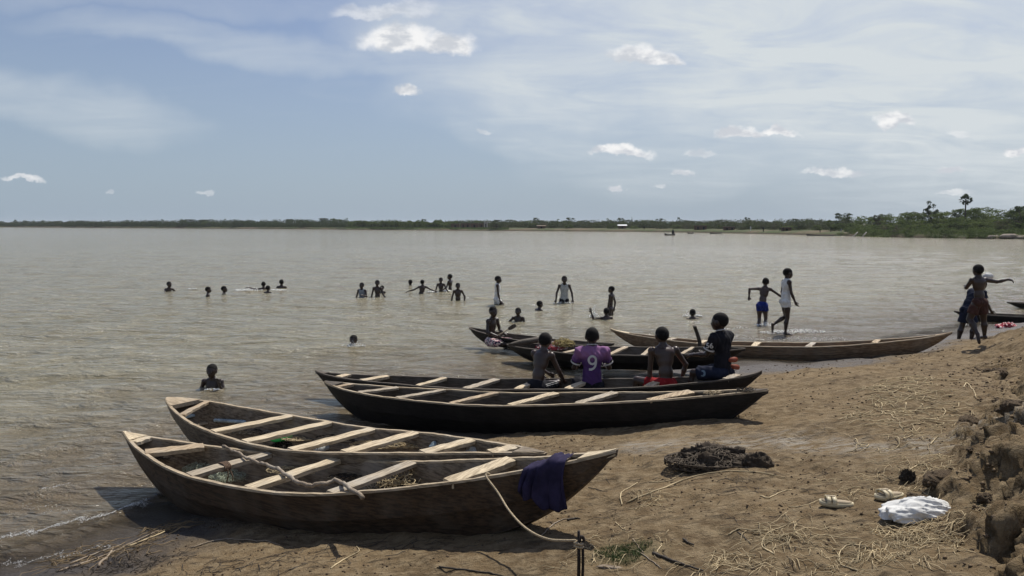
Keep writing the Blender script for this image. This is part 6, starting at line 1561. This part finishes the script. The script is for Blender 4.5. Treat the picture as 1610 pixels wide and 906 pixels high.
for i, a in enumerate(((392, 457, 24, 6, 240, 'white spray left of the swimmer with the outstretched arm', 46), (437, 457, 18, 2, 70, 'thin foam line right of the two close heads', 26), (300, 455, 8, 1, 8, 'small foam right of the leftmost swimmer', 6),
                       (679, 460, 7, 4, 70, 'white splash by the right hand of the bending boy', 12), (702, 458, 8, 2, 30, 'thin splash below the side on boy of the trio', 6), (737, 470, 5, 2, 20, 'white splash right of the boy in olive shorts', 8),
                       (797, 480, 12, 3, 40, 'splash at the raised foot of the boy in white', 8), (758, 481, 6, 1, 6, 'white foam fleck left of the boy in white', 6), (836, 481, 10, 3, 22, 'small splash left of the lone head behind the canoe', 5), (888, 477, 16, 3, 60, 'churned water round the thighs of the vest boy', 12),
                       (934, 499, 8, 20, 230, 'upward splash under the raised arm of the splashing boy', 12), (1080, 498, 7, 11, 70, 'splash left of the neck deep boy', 8), (1098, 498, 6, 8, 60, 'splash right of the neck deep boy', 8), (1089, 508, 12, 3, 40, 'foam in front of the neck deep boy', 8),
                       (1204, 512, 20, 8, 170, 'splash round the shins of the boy in blue shorts', 24), (1222, 524, 30, 6, 200, 'wide churned water behind the striding boy', 30), (1262, 522, 36, 5, 200, 'wide churned water before the striding boy', 34), (1165, 518, 30, 3, 70, 'light foam left of the boy in blue shorts', 14),
                       (556, 545, 22, 10, 150, 'drops flying round the lone head left of the black boat', 14), (335, 614, 14, 3, 36, 'small ripples of foam before the smiling boy', 12), (1519, 512, 10, 3, 24, 'splash at the feet of the child in dark blue', 5))):
    splash(*a[:6], fm_=a[6], seed=i)
# white flecks stand in for sun glitter and foam on the lower left breakers
def foamline(p0, p1, n, wd, label, seed):
    r = np.random.default_rng(seed); a = atZ(*p0); b_ = atZ(*p1); f = r.random(n); x = a[0] + (b_[0] - a[0]) * f; y = a[1] + (b_[1] - a[1]) * f + r.normal(0, wd, n) + .05 * np.sin(f * 17) + .03 * np.sin(f * 41)
    z = waves(x, y); s = y / F; sz = np.stack([r.uniform(.2, 1.1, n) * s, r.uniform(.2, .8, n) * s, r.uniform(.15, .5, n) * s], -1); v = oct_v[None] * (1 + r.uniform(-.4, .4, (n, 6, 1))) * sz[:, None] + np.stack([x, y, z + .003], -1)[:, None]
    tag(link('foam', fast_mesh('foam', v.reshape(-1, 3), (oct_f[None] + (np.arange(n) * 6)[:, None, None]).reshape(-1, 3), False), DROP), label, kind='stuff')


foamline((-10, 852), (235, 792), 1300, .030, 'white flecks for the sun glitter and foam of the little breaker at the lower left', 1)
foamline((-10, 893), (180, 858), 420, .022, 'second thin foam line at the lower left water edge', 2)
foamline((60, 775), (110, 765), 90, .03, 'small foam fleck farther out at the left', 3); foamline((20, 800), (110, 808), 90, .05, 'scattered foam flecks between the two left ripples', 4)
foamline((1180, 533), (1330, 533), 260, .20, 'foam flecks in the shallows behind the light brown boat', 5)

# ------------------------------------------------------------------ air
hv_, hf_ = boxv(-14000, 14000, -14000, 14000, -3.2, 15.0)
HZ = bpy.data.materials.new('haze'); HZ.use_nodes = True; ht = HZ.node_tree; ht.nodes.clear()
pv = ht.nodes.new('ShaderNodeVolumePrincipled'); pv.inputs['Color'].default_value = (.86, .92, 1, 1); pv.inputs['Density'].default_value = .00014; pv.inputs['Anisotropy'].default_value = .2
ho = ht.nodes.new('ShaderNodeOutputMaterial'); ht.links.new(pv.outputs[0], ho.inputs['Volume'])
tag(link('haze', new_mesh('haze', hv_, hf_, False), HZ), 'thin pale air fading the far bank', kind='stuff')
